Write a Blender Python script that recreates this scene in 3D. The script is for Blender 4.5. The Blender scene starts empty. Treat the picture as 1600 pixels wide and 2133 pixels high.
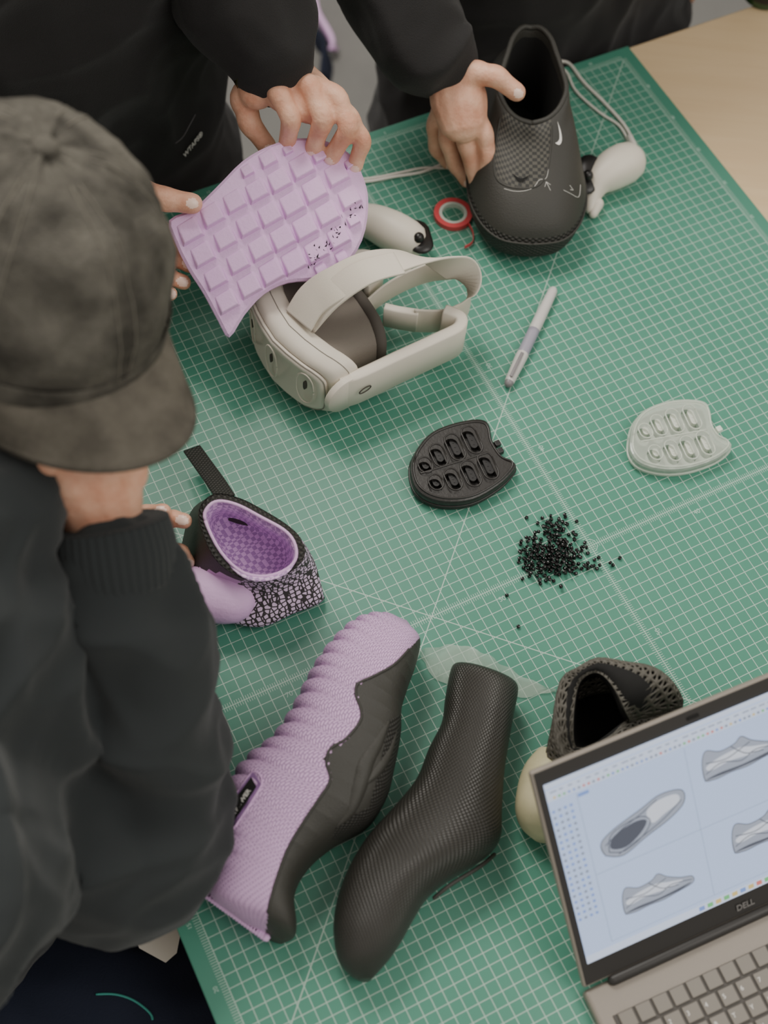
import bpy, bmesh, math, random
from mathutils import Vector, Matrix, noise
from mathutils.bvhtree import BVHTree
random.seed(7)
V=Vector
T=0.75; H=1.29; FP=2728.0
ti=math.radians(61.6); rho=math.radians(6.03)
CAM=V((0,0,T+H))
Rv=V((1,0,0)); Uv=V((0,math.sin(ti),math.cos(ti))); Fv=V((0,math.cos(ti),-math.sin(ti)))
right=Rv*math.cos(rho)+Uv*math.sin(rho); up=-Rv*math.sin(rho)+Uv*math.cos(rho)
Z=V((0,0,1))
def ray(u,v): return right*((u-800)/FP)+up*((1066.5-v)/FP)+Fv
def P(u,v,h=0.0):
    d=ray(u,v); return CAM+d*((T+h-CAM.z)/d.z)
def proj(p):
    q=p-CAM; z=q.dot(Fv); return 800+FP*q.dot(right)/z,1066.5-FP*q.dot(up)/z
ang=math.radians(31.9)
Bx=V((math.cos(ang),math.sin(ang),0)); Ax=V((-math.sin(ang),math.cos(ang),0))
X0=P(1230,1137,0)
def E(b,a,h=0.0): return X0+Bx*b+Ax*a+Z*h

# ------------------------------------------------ materials
def lin(c):
    return tuple(((x/255)/12.92 if x/255<=.04045 else ((x/255+.055)/1.055)**2.4) for x in c)
class NT:
    def __init__(s,name):
        s.m=bpy.data.materials.new(name); s.m.use_nodes=True; s.t=s.m.node_tree
        s.b=s.t.nodes['Principled BSDF']
    def n(s,ty,**k):
        x=s.t.nodes.new(ty)
        for a,b in k.items(): setattr(x,a,b)
        return x
    def l(s,a,b): s.t.links.new(a,b)
    def val(s,inp,v):
        if hasattr(v,'is_output') : s.l(v,inp)
        else: inp.default_value=v
    def M(s,op,a,b=0.0,c=None):
        x=s.n('ShaderNodeMath',operation=op); s.val(x.inputs[0],a); s.val(x.inputs[1],b)
        if c is not None: s.val(x.inputs[2],c)
        return x.outputs[0]
    def mix(s,f,a,b):
        x=s.n('ShaderNodeMix',data_type='RGBA'); s.val(x.inputs['Factor'],f)
        s.val(x.inputs[6],a if hasattr(a,'is_output') else (*a,1)); s.val(x.inputs[7],b if hasattr(b,'is_output') else (*b,1))
        return x.outputs[2]
def mat(name,c,rough=.6,c2=None,ns=20,bump=0,bs=200,metal=0,pat=None,ps=1.0,pc=None,pb=.5,trans=0,alpha=1,emis=None,es=0,sss=0,spec=.5,coat=0,sheen=0,nlo=.35,nhi=.65):
    q=NT(name); b=q.b
    base=lin(c)
    b.inputs['Roughness'].default_value=rough; b.inputs['Metallic'].default_value=metal
    b.inputs['Specular IOR Level'].default_value=spec
    b.inputs['Transmission Weight'].default_value=trans; b.inputs['Alpha'].default_value=alpha
    b.inputs['Coat Weight'].default_value=coat
    b.inputs['Sheen Weight'].default_value=sheen
    if sss:
        b.inputs['Subsurface Weight'].default_value=sss; b.inputs['Subsurface Scale'].default_value=.01
        b.inputs['Subsurface Radius'].default_value=(1,.35,.2)
    col=None
    tc=q.n('ShaderNodeTexCoord')
    if c2:
        nz=q.n('ShaderNodeTexNoise'); nz.inputs['Scale'].default_value=ns; nz.inputs['Detail'].default_value=7; nz.inputs['Roughness'].default_value=.6
        q.l(tc.outputs['Object'],nz.inputs['Vector'])
        rmp=q.n('ShaderNodeMapRange'); rmp.inputs[1].default_value=nlo; rmp.inputs[2].default_value=nhi
        q.l(nz.outputs['Fac'],rmp.inputs[0])
        col=q.mix(rmp.outputs[0],base,lin(c2))
    h=None
    if pat:
        sp=q.n('ShaderNodeSeparateXYZ'); q.l(tc.outputs['UV'],sp.inputs[0]); u,v=sp.outputs[0],sp.outputs[1]
        if pat=='weave':
            cx=q.n('ShaderNodeCombineXYZ'); q.l(q.M('ADD',u,v),cx.inputs[0]); q.l(q.M('SUBTRACT',u,v),cx.inputs[1])
            vo=q.n('ShaderNodeTexVoronoi'); vo.inputs['Randomness'].default_value=0; vo.inputs['Scale'].default_value=1/ps
            q.l(cx.outputs[0],vo.inputs['Vector'])
            h=q.M('SUBTRACT',1.0,q.M('MULTIPLY',vo.outputs['Distance'],1.5))
        elif pat=='dash':
            cx=q.n('ShaderNodeCombineXYZ'); q.l(q.M('ADD',u,q.M('MULTIPLY',v,.35)),cx.inputs[0]); q.l(q.M('SUBTRACT',v,q.M('MULTIPLY',u,.25)),cx.inputs[1])
            br=q.n('ShaderNodeTexBrick'); q.l(cx.outputs[0],br.inputs[0]); br.inputs['Scale'].default_value=1/ps
            br.inputs['Brick Width'].default_value=2.0; br.inputs['Row Height'].default_value=.8
            br.inputs['Mortar Size'].default_value=.16; br.inputs['Mortar Smooth'].default_value=.8
            br.offset=.5
            h=q.M('SUBTRACT',1.0,br.outputs['Fac'])
        elif pat=='check':
            cx=q.n('ShaderNodeCombineXYZ'); q.l(u,cx.inputs[0]); q.l(v,cx.inputs[1])
            br=q.n('ShaderNodeTexChecker'); q.l(cx.outputs[0],br.inputs[0]); br.inputs['Scale'].default_value=1/ps
            h=br.outputs['Fac']
        elif pat=='check3':
            mp=q.n('ShaderNodeMapping'); mp.inputs['Rotation'].default_value=(.3,.2,.9); mp.inputs['Scale'].default_value=(1,1.0,.7); q.l(tc.outputs['Object'],mp.inputs[0])
            br=q.n('ShaderNodeTexChecker'); q.l(mp.outputs[0],br.inputs[0]); br.inputs['Scale'].default_value=1/ps
            h=br.outputs['Fac']
        elif pat=='cells':
            vo=q.n('ShaderNodeTexVoronoi',feature='DISTANCE_TO_EDGE'); vo.inputs['Scale'].default_value=1/ps; vo.inputs['Randomness'].default_value=.45
            mp=q.n('ShaderNodeMapping'); mp.inputs['Rotation'].default_value=(.4,.3,.5); q.l(tc.outputs['Object'],mp.inputs[0])
            q.l(mp.outputs[0],vo.inputs['Vector'])
            h=q.M('GREATER_THAN',vo.outputs['Distance'],.13)
        elif pat=='grain':
            mp=q.n('ShaderNodeMapping'); mp.inputs['Scale'].default_value=(1,14,1); q.l(tc.outputs['Object'],mp.inputs[0])
            nz=q.n('ShaderNodeTexNoise'); nz.inputs['Scale'].default_value=ps; nz.inputs['Detail'].default_value=6; nz.inputs['Distortion'].default_value=1
            q.l(mp.outputs[0],nz.inputs['Vector']); h=nz.outputs['Fac']
        if pc:
            col=q.mix(h,lin(pc),col if col is not None else base)
    if col is not None: q.l(col,b.inputs['Base Color'])
    else: b.inputs['Base Color'].default_value=(*base,1)
    nrm=None
    if bump:
        nz=q.n('ShaderNodeTexNoise'); nz.inputs['Scale'].default_value=bs; nz.inputs['Detail'].default_value=3
        q.l(tc.outputs['Object'],nz.inputs['Vector'])
        bp=q.n('ShaderNodeBump'); bp.inputs['Strength'].default_value=bump; bp.inputs['Distance'].default_value=.002
        q.l(nz.outputs['Fac'],bp.inputs['Height']); nrm=bp.outputs[0]
    if h is not None and pb:
        bp=q.n('ShaderNodeBump'); bp.inputs['Strength'].default_value=pb; bp.inputs['Distance'].default_value=.002
        q.l(h,bp.inputs['Height'])
        if nrm: q.l(nrm,bp.inputs['Normal'])
        nrm=bp.outputs[0]
    if nrm: q.l(nrm,b.inputs['Normal'])
    if emis:
        b.inputs['Emission Color'].default_value=(*lin(emis),1); b.inputs['Emission Strength'].default_value=es
    return q.m

PUR=(232,192,234)
m_skin=mat('skin',(234,188,160),.5,c2=(214,154,126),ns=34,bump=.4,bs=240,sss=.12)
m_nail=mat('nail',(248,216,200),.28)
m_black=mat('jacket_black',(39,38,38),.9,bump=.4,bs=900,sheen=.1,spec=.25)
m_sweat=mat('sweatshirt_charcoal',(46,50,51),.95,bump=.4,bs=1200,sheen=.14,spec=.25)
m_navy=mat('trousers_navy',(38,43,58),.9,bump=.3,bs=600,spec=.2)
m_cap=mat('cap_worn',(104,101,93),.92,c2=(62,60,55),ns=18,bump=.8,bs=350,spec=.15,nlo=.36,nhi=.64)
m_brim=mat('cap_brim',(112,107,97),.92,c2=(86,82,74),ns=24,bump=.5,bs=500,spec=.15)
m_seam=mat('cap_stitching',(112,108,98),.9)
m_hair=mat('hair_brown',(74,54,40),.7,bump=.8,bs=300)
m_purple=mat('foam_lavender',PUR,.6,c2=(226,182,230),ns=14,bump=.3,bs=260)
m_purkn=mat('knit_lavender',PUR,.65,pat='dash',ps=.36,pc=(196,152,206),pb=.9)
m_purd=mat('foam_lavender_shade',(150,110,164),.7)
m_puri=mat('woven_lavender',(240,206,244),.65,pat='check3',ps=.0046,pc=(190,152,202),pb=.7)
m_latt=mat('printed_lattice',(230,204,234),.6,pat='cells',ps=.0052,pc=(58,55,54),pb=.5)
m_shblk=mat('print_black',(56,55,50),.55,bump=.3,bs=700)
m_lat3=mat('print_lattice_black',(86,83,75),.55)
m_shcap=mat('print_black_mesh',(62,60,54),.6,pat='weave',ps=.55,pb=.9,pc=(28,28,26))
m_shknit=mat('print_black_knit',(82,80,72),.6,pat='check',ps=.42,pb=.9,pc=(40,40,37))
m_sock=mat('sock_black_mesh',(68,66,60),.38,pat='weave',ps=.5,pb=.55,pc=(34,33,31))
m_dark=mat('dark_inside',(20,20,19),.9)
m_white=mat('plastic_white',(228,220,205),.45)
m_strap=mat('strap_white',(222,214,199),.85,bump=.2,bs=1500)
m_grey=mat('foam_grey',(118,111,102),.8,bump=.2,bs=900)
m_dgrey=mat('foam_dark_grey',(80,75,69),.85)
m_seamg=mat('seam_grey',(150,144,134),.7)
m_blkpl=mat('plastic_black',(34,33,32),.3)
m_pod=mat('pod_black',(46,44,42),.34,bump=.1,bs=300)
m_podin=mat('pod_black_deep',(28,27,27),.4)
m_clear=mat('pod_clear',(232,240,226),.18,trans=.15,alpha=.52,coat=.6)
m_clearin=mat('pod_clear_ridge',(246,250,238),.2,alpha=.72)
m_red=mat('tape_red',(224,84,88),.5)
m_tape=mat('tape_core',(214,222,210),.6)
m_marker=mat('marker_grey',(206,202,198),.4)
m_marker2=mat('marker_grey_dark',(130,126,128),.4)
m_pellet=mat('pellet_black',(20,20,20),.15)
m_sheet=mat('film_translucent',(206,220,204),.4,alpha=.40,trans=.1,bump=.8,bs=60)
m_beige=mat('cup_beige',(206,198,162),.5,c2=(192,186,148),ns=40)
m_cable=mat('cable_white',(230,224,214),.5)
m_lap=mat('laptop_grey',(146,138,128),.45,metal=.2,bump=.1,bs=900)
m_bez=mat('laptop_bezel',(46,44,42),.45)
m_key=mat('laptop_key',(130,124,115),.55)
m_well=mat('laptop_well',(76,72,67),.6)
m_scr=mat('screen_glow',(10,12,16),.3,emis=(184,202,236),es=1.25)
def em(n,c,s=1.2): return mat(n,(8,8,8),.4,emis=c,es=s)
m_ui1=em('ui_pale',(208,219,240)); m_ui2=em('ui_blue',(120,150,215)); m_ui3=em('ui_grey',(134,144,164)); m_ui4=em('ui_dark',(78,82,94)); m_ui5=em('ui_shoe_pale',(156,163,178)); m_ui6=em('ui_shoe_light',(212,217,228)); m_uir=em('ui_red',(214,120,110)); m_uig=em('ui_green',(110,190,120)); m_uiy=em('ui_yellow',(214,190,120))
m_txt=mat('print_white',(232,230,224),.6)
m_matnum=mat('mat_print',(176,206,192),.6)
m_metal=mat('watch_metal',(130,112,80),.3,metal=1)
m_green=mat('cup_green',(48,84,50),.35)
m_paper=mat('paper_white',(222,216,204),.8)
m_teal=mat('piping_teal',(60,150,138),.6)
m_floor=mat('floor_grey',(124,123,119),.7,c2=(116,115,112),ns=6,bump=.1,bs=200)
m_wood=mat('table_maple',(232,206,166),.5,pat='grain',ps=5,pc=(218,188,146),pb=0)

def matmat():
    q=NT('cutting_mat_green'); b=q.b; tc=q.n('ShaderNodeTexCoord'); sp=q.n('ShaderNodeSeparateXYZ'); q.l(tc.outputs['Object'],sp.inputs[0])
    x,y=sp.outputs[0],sp.outputs[1]
    def ln(c,p,w): return q.M('LESS_THAN',q.M('PINGPONG',c,p/2),w)
    def rng(c,lo,hi): return q.M('MULTIPLY',q.M('GREATER_THAN',c,lo),q.M('LESS_THAN',c,hi))
    OR=lambda a,b_: q.M('MAXIMUM',a,b_)
    AND=lambda a,b_: q.M('MULTIPLY',a,b_)
    g=.0127
    box=AND(rng(x,-.5465,.4323),rng(y,-.6355,.6355))
    grid=AND(OR(ln(x,g,.00042),ln(y,g,.00042)),box)
    w=.0003
    tx=AND(ln(x,g/5,w),OR(q.M('LESS_THAN',q.M('ABSOLUTE',y),.0042),AND(q.M('LESS_THAN',q.M('ABSOLUTE',y),.0085),ln(x,g,.0007))))
    ty=AND(ln(y,g/5,w),OR(q.M('LESS_THAN',q.M('ABSOLUTE',x),.0042),AND(q.M('LESS_THAN',q.M('ABSOLUTE',x),.0085),ln(y,g,.0007))))
    tk=AND(OR(tx,ty),box)
    e1=AND(AND(ln(y,g/5,w),OR(rng(x,.4318,.4385),rng(x,-.553,-.546))),rng(y,-.636,.636))
    e2=AND(AND(ln(x,g/5,w),OR(rng(y,.635,.642),rng(y,-.642,-.635))),rng(x,-.547,.4325))
    d1=q.M('LESS_THAN',q.M('ABSOLUTE',q.M('SUBTRACT',q.M('SUBTRACT',y,x),.2)),.0008)
    d2=q.M('LESS_THAN',q.M('ABSOLUTE',q.M('SUBTRACT',q.M('ADD',y,x),-.2)),.0008)
    dd=AND(OR(d1,d2),box)
    allm=OR(OR(OR(grid,tk),OR(e1,e2)),dd)
    nz=q.n('ShaderNodeTexNoise'); nz.inputs['Scale'].default_value=5; nz.inputs['Detail'].default_value=6; q.l(tc.outputs['Object'],nz.inputs['Vector'])
    base=q.mix(nz.outputs['Fac'],lin((64,130,108)),lin((86,150,128)))
    q.l(q.mix(q.M('MULTIPLY',allm,.78),base,lin((192,212,198))),b.inputs['Base Color'])
    b.inputs['Roughness'].default_value=.4
    return q.m
m_mat=matmat()

# ------------------------------------------------ geometry helpers
WL={}
def mk(name,geo,mats,parent=None,label=None,cat=None,smooth=True):
    if isinstance(geo,bpy.types.Mesh):
        me=geo
        me.name=name
    else:
        vs,fs=geo[0],geo[1]
        me=bpy.data.meshes.new(name); me.from_pydata([tuple(v) for v in vs],[],[tuple(f) for f in fs])
        if len(geo)>2 and geo[2]:
            ul=me.uv_layers.new(name='UVMap'); i=0
            for f in geo[2]:
                for c in f: ul.data[i].uv=c; i+=1
    if not isinstance(mats,(list,tuple)): mats=[mats]
    for m in mats: me.materials.append(m)
    lo=V((1e9,)*3); hi=-lo
    for v in me.vertices:
        for k in range(3):
            lo[k]=min(lo[k],v.co[k]); hi[k]=max(hi[k],v.co[k])
    c=(lo+hi)/2; c.z=lo.z
    me.transform(Matrix.Translation(-c))
    if smooth: me.polygons.foreach_set('use_smooth',[True]*len(me.polygons))
    me.update()
    o=bpy.data.objects.new(name,me); bpy.context.scene.collection.objects.link(o)
    WL[o]=c
    if parent: o.parent=parent; o.location=c-WL[parent]
    else: o.location=c
    if label: o['label']=label
    if cat: o['category']=cat
    return o
def root(name,loc,label,cat):
    o=bpy.data.objects.new(name,None); bpy.context.scene.collection.objects.link(o); o.empty_display_size=.05
    o.location=loc; WL[o]=V(loc); o['label']=label; o['category']=cat; return o
def join(gs):
    vs=[];fs=[];uv=[]; hasuv=all(len(g)>2 and g[2] for g in gs)
    for g in gs:
        o=len(vs); vs+=list(g[0]); fs+=[tuple(i+o for i in f) for f in g[1]]
        if hasuv: uv+=g[2]
    return (vs,fs,uv if hasuv else None)
def crs(pts,n,closed=False):
    pts=[V(p) for p in pts]; N=len(pts); out=[]
    segs=N if closed else N-1
    for i in range(segs):
        if closed: a,b,c,d=pts[(i-1)%N],pts[i],pts[(i+1)%N],pts[(i+2)%N]
        else: a,b,c,d=pts[max(i-1,0)],pts[i],pts[i+1],pts[min(i+2,N-1)]
        for k in range(n):
            t=k/n
            out.append(.5*((2*b)+(c-a)*t+(2*a-5*b+4*c-d)*t*t+(3*b-a-3*c+d)*t*t*t))
    if not closed: out.append(pts[-1])
    return out
def rings(rs,cap0=True,cap1=True):
    n=len(rs[0]); vs=[p for r in rs for p in r]; fs=[];uv=[]
    L=[0]
    for i in range(1,len(rs)):
        c0=sum(rs[i-1],V((0,0,0)))/n; c1=sum(rs[i],V((0,0,0)))/n
        L.append(L[-1]+max((c1-c0).length,(rs[i][0]-rs[i-1][0]).length)*100)
    mid=rs[len(rs)//2]; C=[0]
    for j in range(n): C.append(C[-1]+(mid[(j+1)%n]-mid[j]).length*100)
    for i in range(len(rs)-1):
        for j in range(n):
            k=(j+1)%n
            fs.append((i*n+j,i*n+k,(i+1)*n+k,(i+1)*n+j)); uv.append([(L[i],C[j]),(L[i],C[j+1]),(L[i+1],C[j+1]),(L[i+1],C[j])])
    def cap(base,r,rev,l):
        c=sum(r,V((0,0,0)))/n; ci=len(vs); vs.append(c)
        for j in range(n):
            k=(j+1)%n
            fs.append((base+k,base+j,ci) if rev else (base+j,base+k,ci)); uv.append([(l,C[j]),(l,C[j]),(l,C[j])])
    if cap0: cap(0,rs[0],True,L[0])
    if cap1: cap((len(rs)-1)*n,rs[-1],False,L[-1])
    return (vs,fs,uv)
def spow(x,e): return math.copysign(abs(x)**e,x)
def lrloft(st,ns=6,nr=32,e=1.0,scal=None):
    S=crs([tuple(s) for s in st],ns); R=[]
    for i,s in enumerate(S):
        a=P(s[0],s[1],s[4]); b=P(s[2],s[3],s[4])
        if scal: a=a+(a-b).normalized()*scal(i/(len(S)-1))
        m=(a+b)/2; hf=(b-a)/2
        r=[]
        for k in range(nr):
            t=2*math.pi*k/nr; c,si=spow(math.cos(t),e),spow(math.sin(t),e)
            r.append(m+hf*c+Z*((s[5] if si>0 else s[6])*si))
        R.append(r)
    return rings(R)
def tube(pts,rad,nr=14,ns=5,rnd=True,flat=1.0,upv=None):
    pp=[(*p,r) for p,r in zip(pts,rad)] if isinstance(rad,(list,tuple)) else [(*p,rad) for p in pts]
    S=crs(pp,ns)
    C=[V(s[:3]) for s in S]; Rr=[max(s[3],1e-5) for s in S]
    t0=(C[1]-C[0]).normalized()
    u=V(upv) if upv else (Z if abs(t0.z)<.9 else V((1,0,0)))
    R=[]
    n=len(C)
    def ring(c,t,r,u):
        s=t.cross(u).normalized(); w=s.cross(t).normalized()
        return [c+(s*math.cos(2*math.pi*k/nr)+w*(flat*math.sin(2*math.pi*k/nr)))*r for k in range(nr)],w
    for i in range(n):
        t=(C[min(i+1,n-1)]-C[max(i-1,0)]).normalized()
        r,w=ring(C[i],t,Rr[i],u)
        if not upv: u=w
        if i==0 and rnd:
            for a in (80,55,30):
                q,_=ring(C[0]-t*Rr[0]*math.sin(math.radians(a)),t,Rr[0]*math.cos(math.radians(a)),u); R.append(q)
        R.append(r)
        if i==n-1 and rnd:
            for a in (30,55,80):
                q,_=ring(C[i]+t*Rr[i]*math.sin(math.radians(a)),t,Rr[i]*math.cos(math.radians(a)),u); R.append(q)
    return rings(R)
def ribbon(pts,sides,width,thick,ns=8):
    S=crs([(*p,*s) for p,s in zip(pts,sides)],ns); R=[]; n=len(S)
    C=[V(s[:3]) for s in S]
    for i,s in enumerate(S):
        t=(C[min(i+1,n-1)]-C[max(i-1,0)]).normalized(); sd=V(s[3:]); sd=(sd-t*sd.dot(t)).normalized(); nm=sd.cross(t)
        w=width/2; h=thick/2
        R.append([C[i]+sd*a*w+nm*b*h for a,b in ((-1,-.6),(-.93,-1),(.93,-1),(1,-.6),(1,.6),(.93,1),(-.93,1),(-1,.6))])
    return rings(R)
def ball(c,r,axes=None,nu=20,nv=12):
    if not isinstance(r,(tuple,list)): r=(r,r,r)
    ax=axes or (V((1,0,0)),V((0,1,0)),V((0,0,1)))
    R=[]
    for i in range(1,nv):
        p=math.pi*i/nv
        R.append([c+ax[0]*r[0]*math.sin(p)*math.cos(2*math.pi*k/nu)+ax[1]*r[1]*math.sin(p)*math.sin(2*math.pi*k/nu)-ax[2]*r[2]*math.cos(p) for k in range(nu)])
    return rings(R)
def prism(pts,h0,h1,bev=.002,closed=4,px=True):
    if px: W=[P(u,v,h1) for u,v in pts]
    else: W=[V(p) for p in pts]
    W=crs(W,closed,True) if closed else W
    area=sum(W[i].x*W[(i+1)%len(W)].y-W[(i+1)%len(W)].x*W[i].y for i in range(len(W)))
    sgn=1 if area>0 else -1
    def lv(h,ins):
        r=[]
        N=len(W)
        for i,p in enumerate(W):
            t=(W[(i+1)%N]-W[i-1]); t.z=0; nn=V((t.y,-t.x,0)).normalized()
            r.append(V((p.x,p.y,T+h))-nn*ins*sgn)
        return r
    R=[lv(h0,bev*.6),lv(h0+bev*.6,0),lv(h1-bev,0),lv(h1-bev*.3,bev*.3),lv(h1,bev)]
    vs=[p for r in R for p in r]; n=len(W); fs=[]
    for i in range(4):
        for j in range(n):
            k=(j+1)%n; fs.append((i*n+j,i*n+k,(i+1)*n+k,(i+1)*n+j))
    fs.append(tuple(reversed(range(n)))); fs.append(tuple(range(4*n,5*n)))
    return (vs,fs,None)
def stack(loops,na=4,nl=4,cap0=True,cap1=True):
    L=[crs(l,na,True) for l in loops]
    n=len(L[0]); out=[]
    N=len(L)
    for i in range(N-1):
        a,b,c,d=L[max(i-1,0)],L[i],L[i+1],L[min(i+2,N-1)]
        for k in range(nl):
            t=k/nl
            out.append([.5*((2*b[j])+(c[j]-a[j])*t+(2*a[j]-5*b[j]+4*c[j]-d[j])*t*t+(3*b[j]-a[j]-3*c[j]+d[j])*t*t*t) for j in range(n)])
    out.append(L[-1])
    return rings(out,cap0,cap1)
def rbox(c,ax,sz,bev=.002,seg=2):
    bm=bmesh.new(); bmesh.ops.create_cube(bm,size=1)
    for v in bm.verts: v.co=V((v.co.x*sz[0],v.co.y*sz[1],v.co.z*sz[2]))
    if bev: bmesh.ops.bevel(bm,geom=bm.edges[:],offset=bev,segments=seg,affect='EDGES',profile=.5)
    bm.verts.index_update()
    vs=[c+ax[0]*v.co.x+ax[1]*v.co.y+ax[2]*v.co.z for v in bm.verts]
    fs=[tuple(v.index for v in f.verts) for f in bm.faces]; bm.free(); return (vs,fs,None)
def evalmesh(geo,mods):
    me=geo if isinstance(geo,bpy.types.Mesh) else None
    if me is None:
        me=bpy.data.meshes.new('tmp'); me.from_pydata([tuple(v) for v in geo[0]],[],[tuple(f) for f in geo[1]])
    o=bpy.data.objects.new('tmp',me); bpy.context.scene.collection.objects.link(o)
    for ty,kw in mods:
        m=o.modifiers.new('m',ty)
        for a,b in kw.items(): setattr(m,a,b)
    dg=bpy.context.evaluated_depsgraph_get(); dg.update()
    r=bpy.data.meshes.new_from_object(o.evaluated_get(dg)); bpy.data.objects.remove(o); return r
def fixn(me):
    bm=bmesh.new(); bm.from_mesh(me); bmesh.ops.recalc_face_normals(bm,faces=bm.faces); bm.to_mesh(me); bm.free()
def remesh(gs,vox,smooth=2,wfn=None):
    g=join([(a[0],a[1]) for a in gs]); me=bpy.data.meshes.new('t'); me.from_pydata([tuple(v) for v in g[0]],[],g[1])
    fixn(me)
    r=evalmesh(me,[('REMESH',dict(mode='VOXEL',voxel_size=vox))])
    bm=bmesh.new(); bm.from_mesh(r)
    for _ in range(smooth): bmesh.ops.smooth_vert(bm,verts=bm.verts,factor=.5,use_axis_x=True,use_axis_y=True,use_axis_z=True)
    bm.normal_update()
    if wfn:
        mv=[(v,v.normal*wfn(v.co.copy())) for v in bm.verts]
        for v,d in mv: v.co+=d
        for _ in range(2): bmesh.ops.smooth_vert(bm,verts=bm.verts,factor=.5,use_axis_x=True,use_axis_y=True,use_axis_z=True)
    bm.to_mesh(r); bm.free(); r.update()
    return r
def bvh_of(o):
    me=o.data; M=Matrix.Translation(WL[o])
    return BVHTree.FromPolygons([M@v.co for v in me.vertices],[tuple(p.vertices) for p in me.polygons])
def hit(bv,u,v,off=.0006):
    d=ray(u,v).normalized(); l,n,i,ds=bv.ray_cast(CAM,d)
    if l is None: return None,None
    if n.dot(d)>0: n=-n
    return l+n*off,n
def onsurf(bv,px,w=.0006,ns=6,off=.0003,taper=False,nr=6,flat=1.0,k=.62):
    pts=[]
    q=crs([(a,b,0) for a,b in px],ns) if len(px)>2 else [V((px[0][0]+(px[1][0]-px[0][0])*i/8,px[0][1]+(px[1][1]-px[0][1])*i/8,0)) for i in range(9)]
    rs=[]
    for i,p in enumerate(q):
        ww=w
        if taper: ww=w*(.12+.88*math.sin(math.pi*i/(len(q)-1)))
        l,n=hit(bv,p[0],p[1],off if not taper else -k*ww)
        if l is not None: pts.append(l); rs.append(ww)
    if len(pts)<3: return None
    if len(pts)>6:
        for _ in range(2): pts=[pts[0]]+[(pts[i-1]+pts[i]*2+pts[i+1])/4 for i in range(1,len(pts)-1)]+[pts[-1]]
    return tube(pts,rs,nr=nr,ns=1,rnd=False,flat=flat)
def textgeo(s,size,o,xd,yd,ext=0.0002,bold=0):
    cu=bpy.data.curves.new('t','FONT'); cu.body=s; cu.size=size; cu.extrude=ext; cu.offset=bold
    ob=bpy.data.objects.new('t',cu); bpy.context.scene.collection.objects.link(ob)
    dg=bpy.context.evaluated_depsgraph_get(); dg.update()
    me=bpy.data.meshes.new_from_object(ob.evaluated_get(dg)); bpy.data.objects.remove(ob)
    xd=V(xd).normalized(); zd=xd.cross(V(yd)).normalized(); yd=zd.cross(xd)
    vs=[o+xd*v.co.x+yd*v.co.y+zd*v.co.z for v in me.vertices]; fs=[tuple(p.vertices) for p in me.polygons]
    return (vs,fs,None)
def inpoly(x,y,pl):
    c=False; n=len(pl); j=n-1
    for i in range(n):
        xi,yi=pl[i]; xj,yj=pl[j]
        if (yi>y)!=(yj>y) and x<(xj-xi)*(y-yi)/(yj-yi)+xi: c=not c
        j=i
    return c
def paint(o,poly,idx,test=None):
    w=WL[o]
    for p in o.data.polygons:
        c=p.center+w; x,y=proj(c)
        if inpoly(x,y,poly) and (test is None or test(c,p.normal)): p.material_index=idx

# ------------------------------------------------ setting
fl=mk('floor',([(-4,-3,0),(4,-3,0),(4,5,0),(-4,5,0)],[(0,1,2,3)],None),m_floor,smooth=False); fl['kind']='structure'

tb=root('table',E(.5,0,-.75),'light maple work table under a green cutting mat','table')
def slab(b0,b1,a0,a1,h0,h1,bev): return rbox(E((b0+b1)/2,(a0+a1)/2,(h0+h1)/2),(Bx,Ax,Z),(b1-b0,a1-a0,h1-h0),bev)
mk('tabletop',slab(-.565,1.35,-.9,.655,-.034,-.0032,.003),m_wood,tb,smooth=False)
m_leg=mat('table_leg',(60,60,60),.5,metal=.5)
for b,a in ((-.5,.58),(1.28,.58),(-.5,-.82),(1.28,-.82)):
    mk('leg',slab(b-.025,b+.025,a-.025,a+.025,-.75,-.034,.003),m_leg,tb,smooth=False)
me=bpy.data.meshes.new('cutting_mat')
g=rbox(V((0,0,0)),(V((1,0,0)),V((0,1,0)),Z),(1.0228,1.31,.003),.001)
cm=root('cutting_mat',E(0,0,-.003),'green self-healing cutting mat with white grid and rulers','cutting mat')
me.from_pydata([(v[0]-.0576,v[1],v[2]) for v in g[0]],[],g[1]); me.materials.append(m_mat)
mo=bpy.data.objects.new('mat_sheet',me); bpy.context.scene.collection.objects.link(mo); mo.parent=cm; mo.location=(0,0,.0015); mo.rotation_euler=(0,0,ang)
gs=[]
g_=.0127
for k,s in zip(range(-40,41,10),('80','70','60','50','50','40','30','20','10')):
    if k==0: continue
    gs.append(textgeo(s,.008,E(k*g_+.002,-.017,.0001),Bx,Ax))
    gs.append(textgeo(s,.008,E(.016,k*g_+.002,.0001),Ax,-Bx))
for k in range(-45,46,5):
    gs.append(textgeo(str(abs(k)),.006,E(.4405,k*g_+.002,.0001),Ax,-Bx))
    if -43<k<34: gs.append(textgeo(str(abs(k)),.006,E(k*g_+.002,.6435,.0001),Bx,Ax))
    gs.append(textgeo(str(abs(k)),.006,E(-.5555,k*g_+.002,.0001),Ax,-Bx))
gs.append(rings([[E(math.cos(t*.2618)*r,math.sin(t*.2618)*r,.0002) for t in range(24)] for r in (.0075,.0082)],False,False)[:2]+(None,))
mk('ruler_numbers',join(gs),m_matnum,cm,smooth=False)

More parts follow.
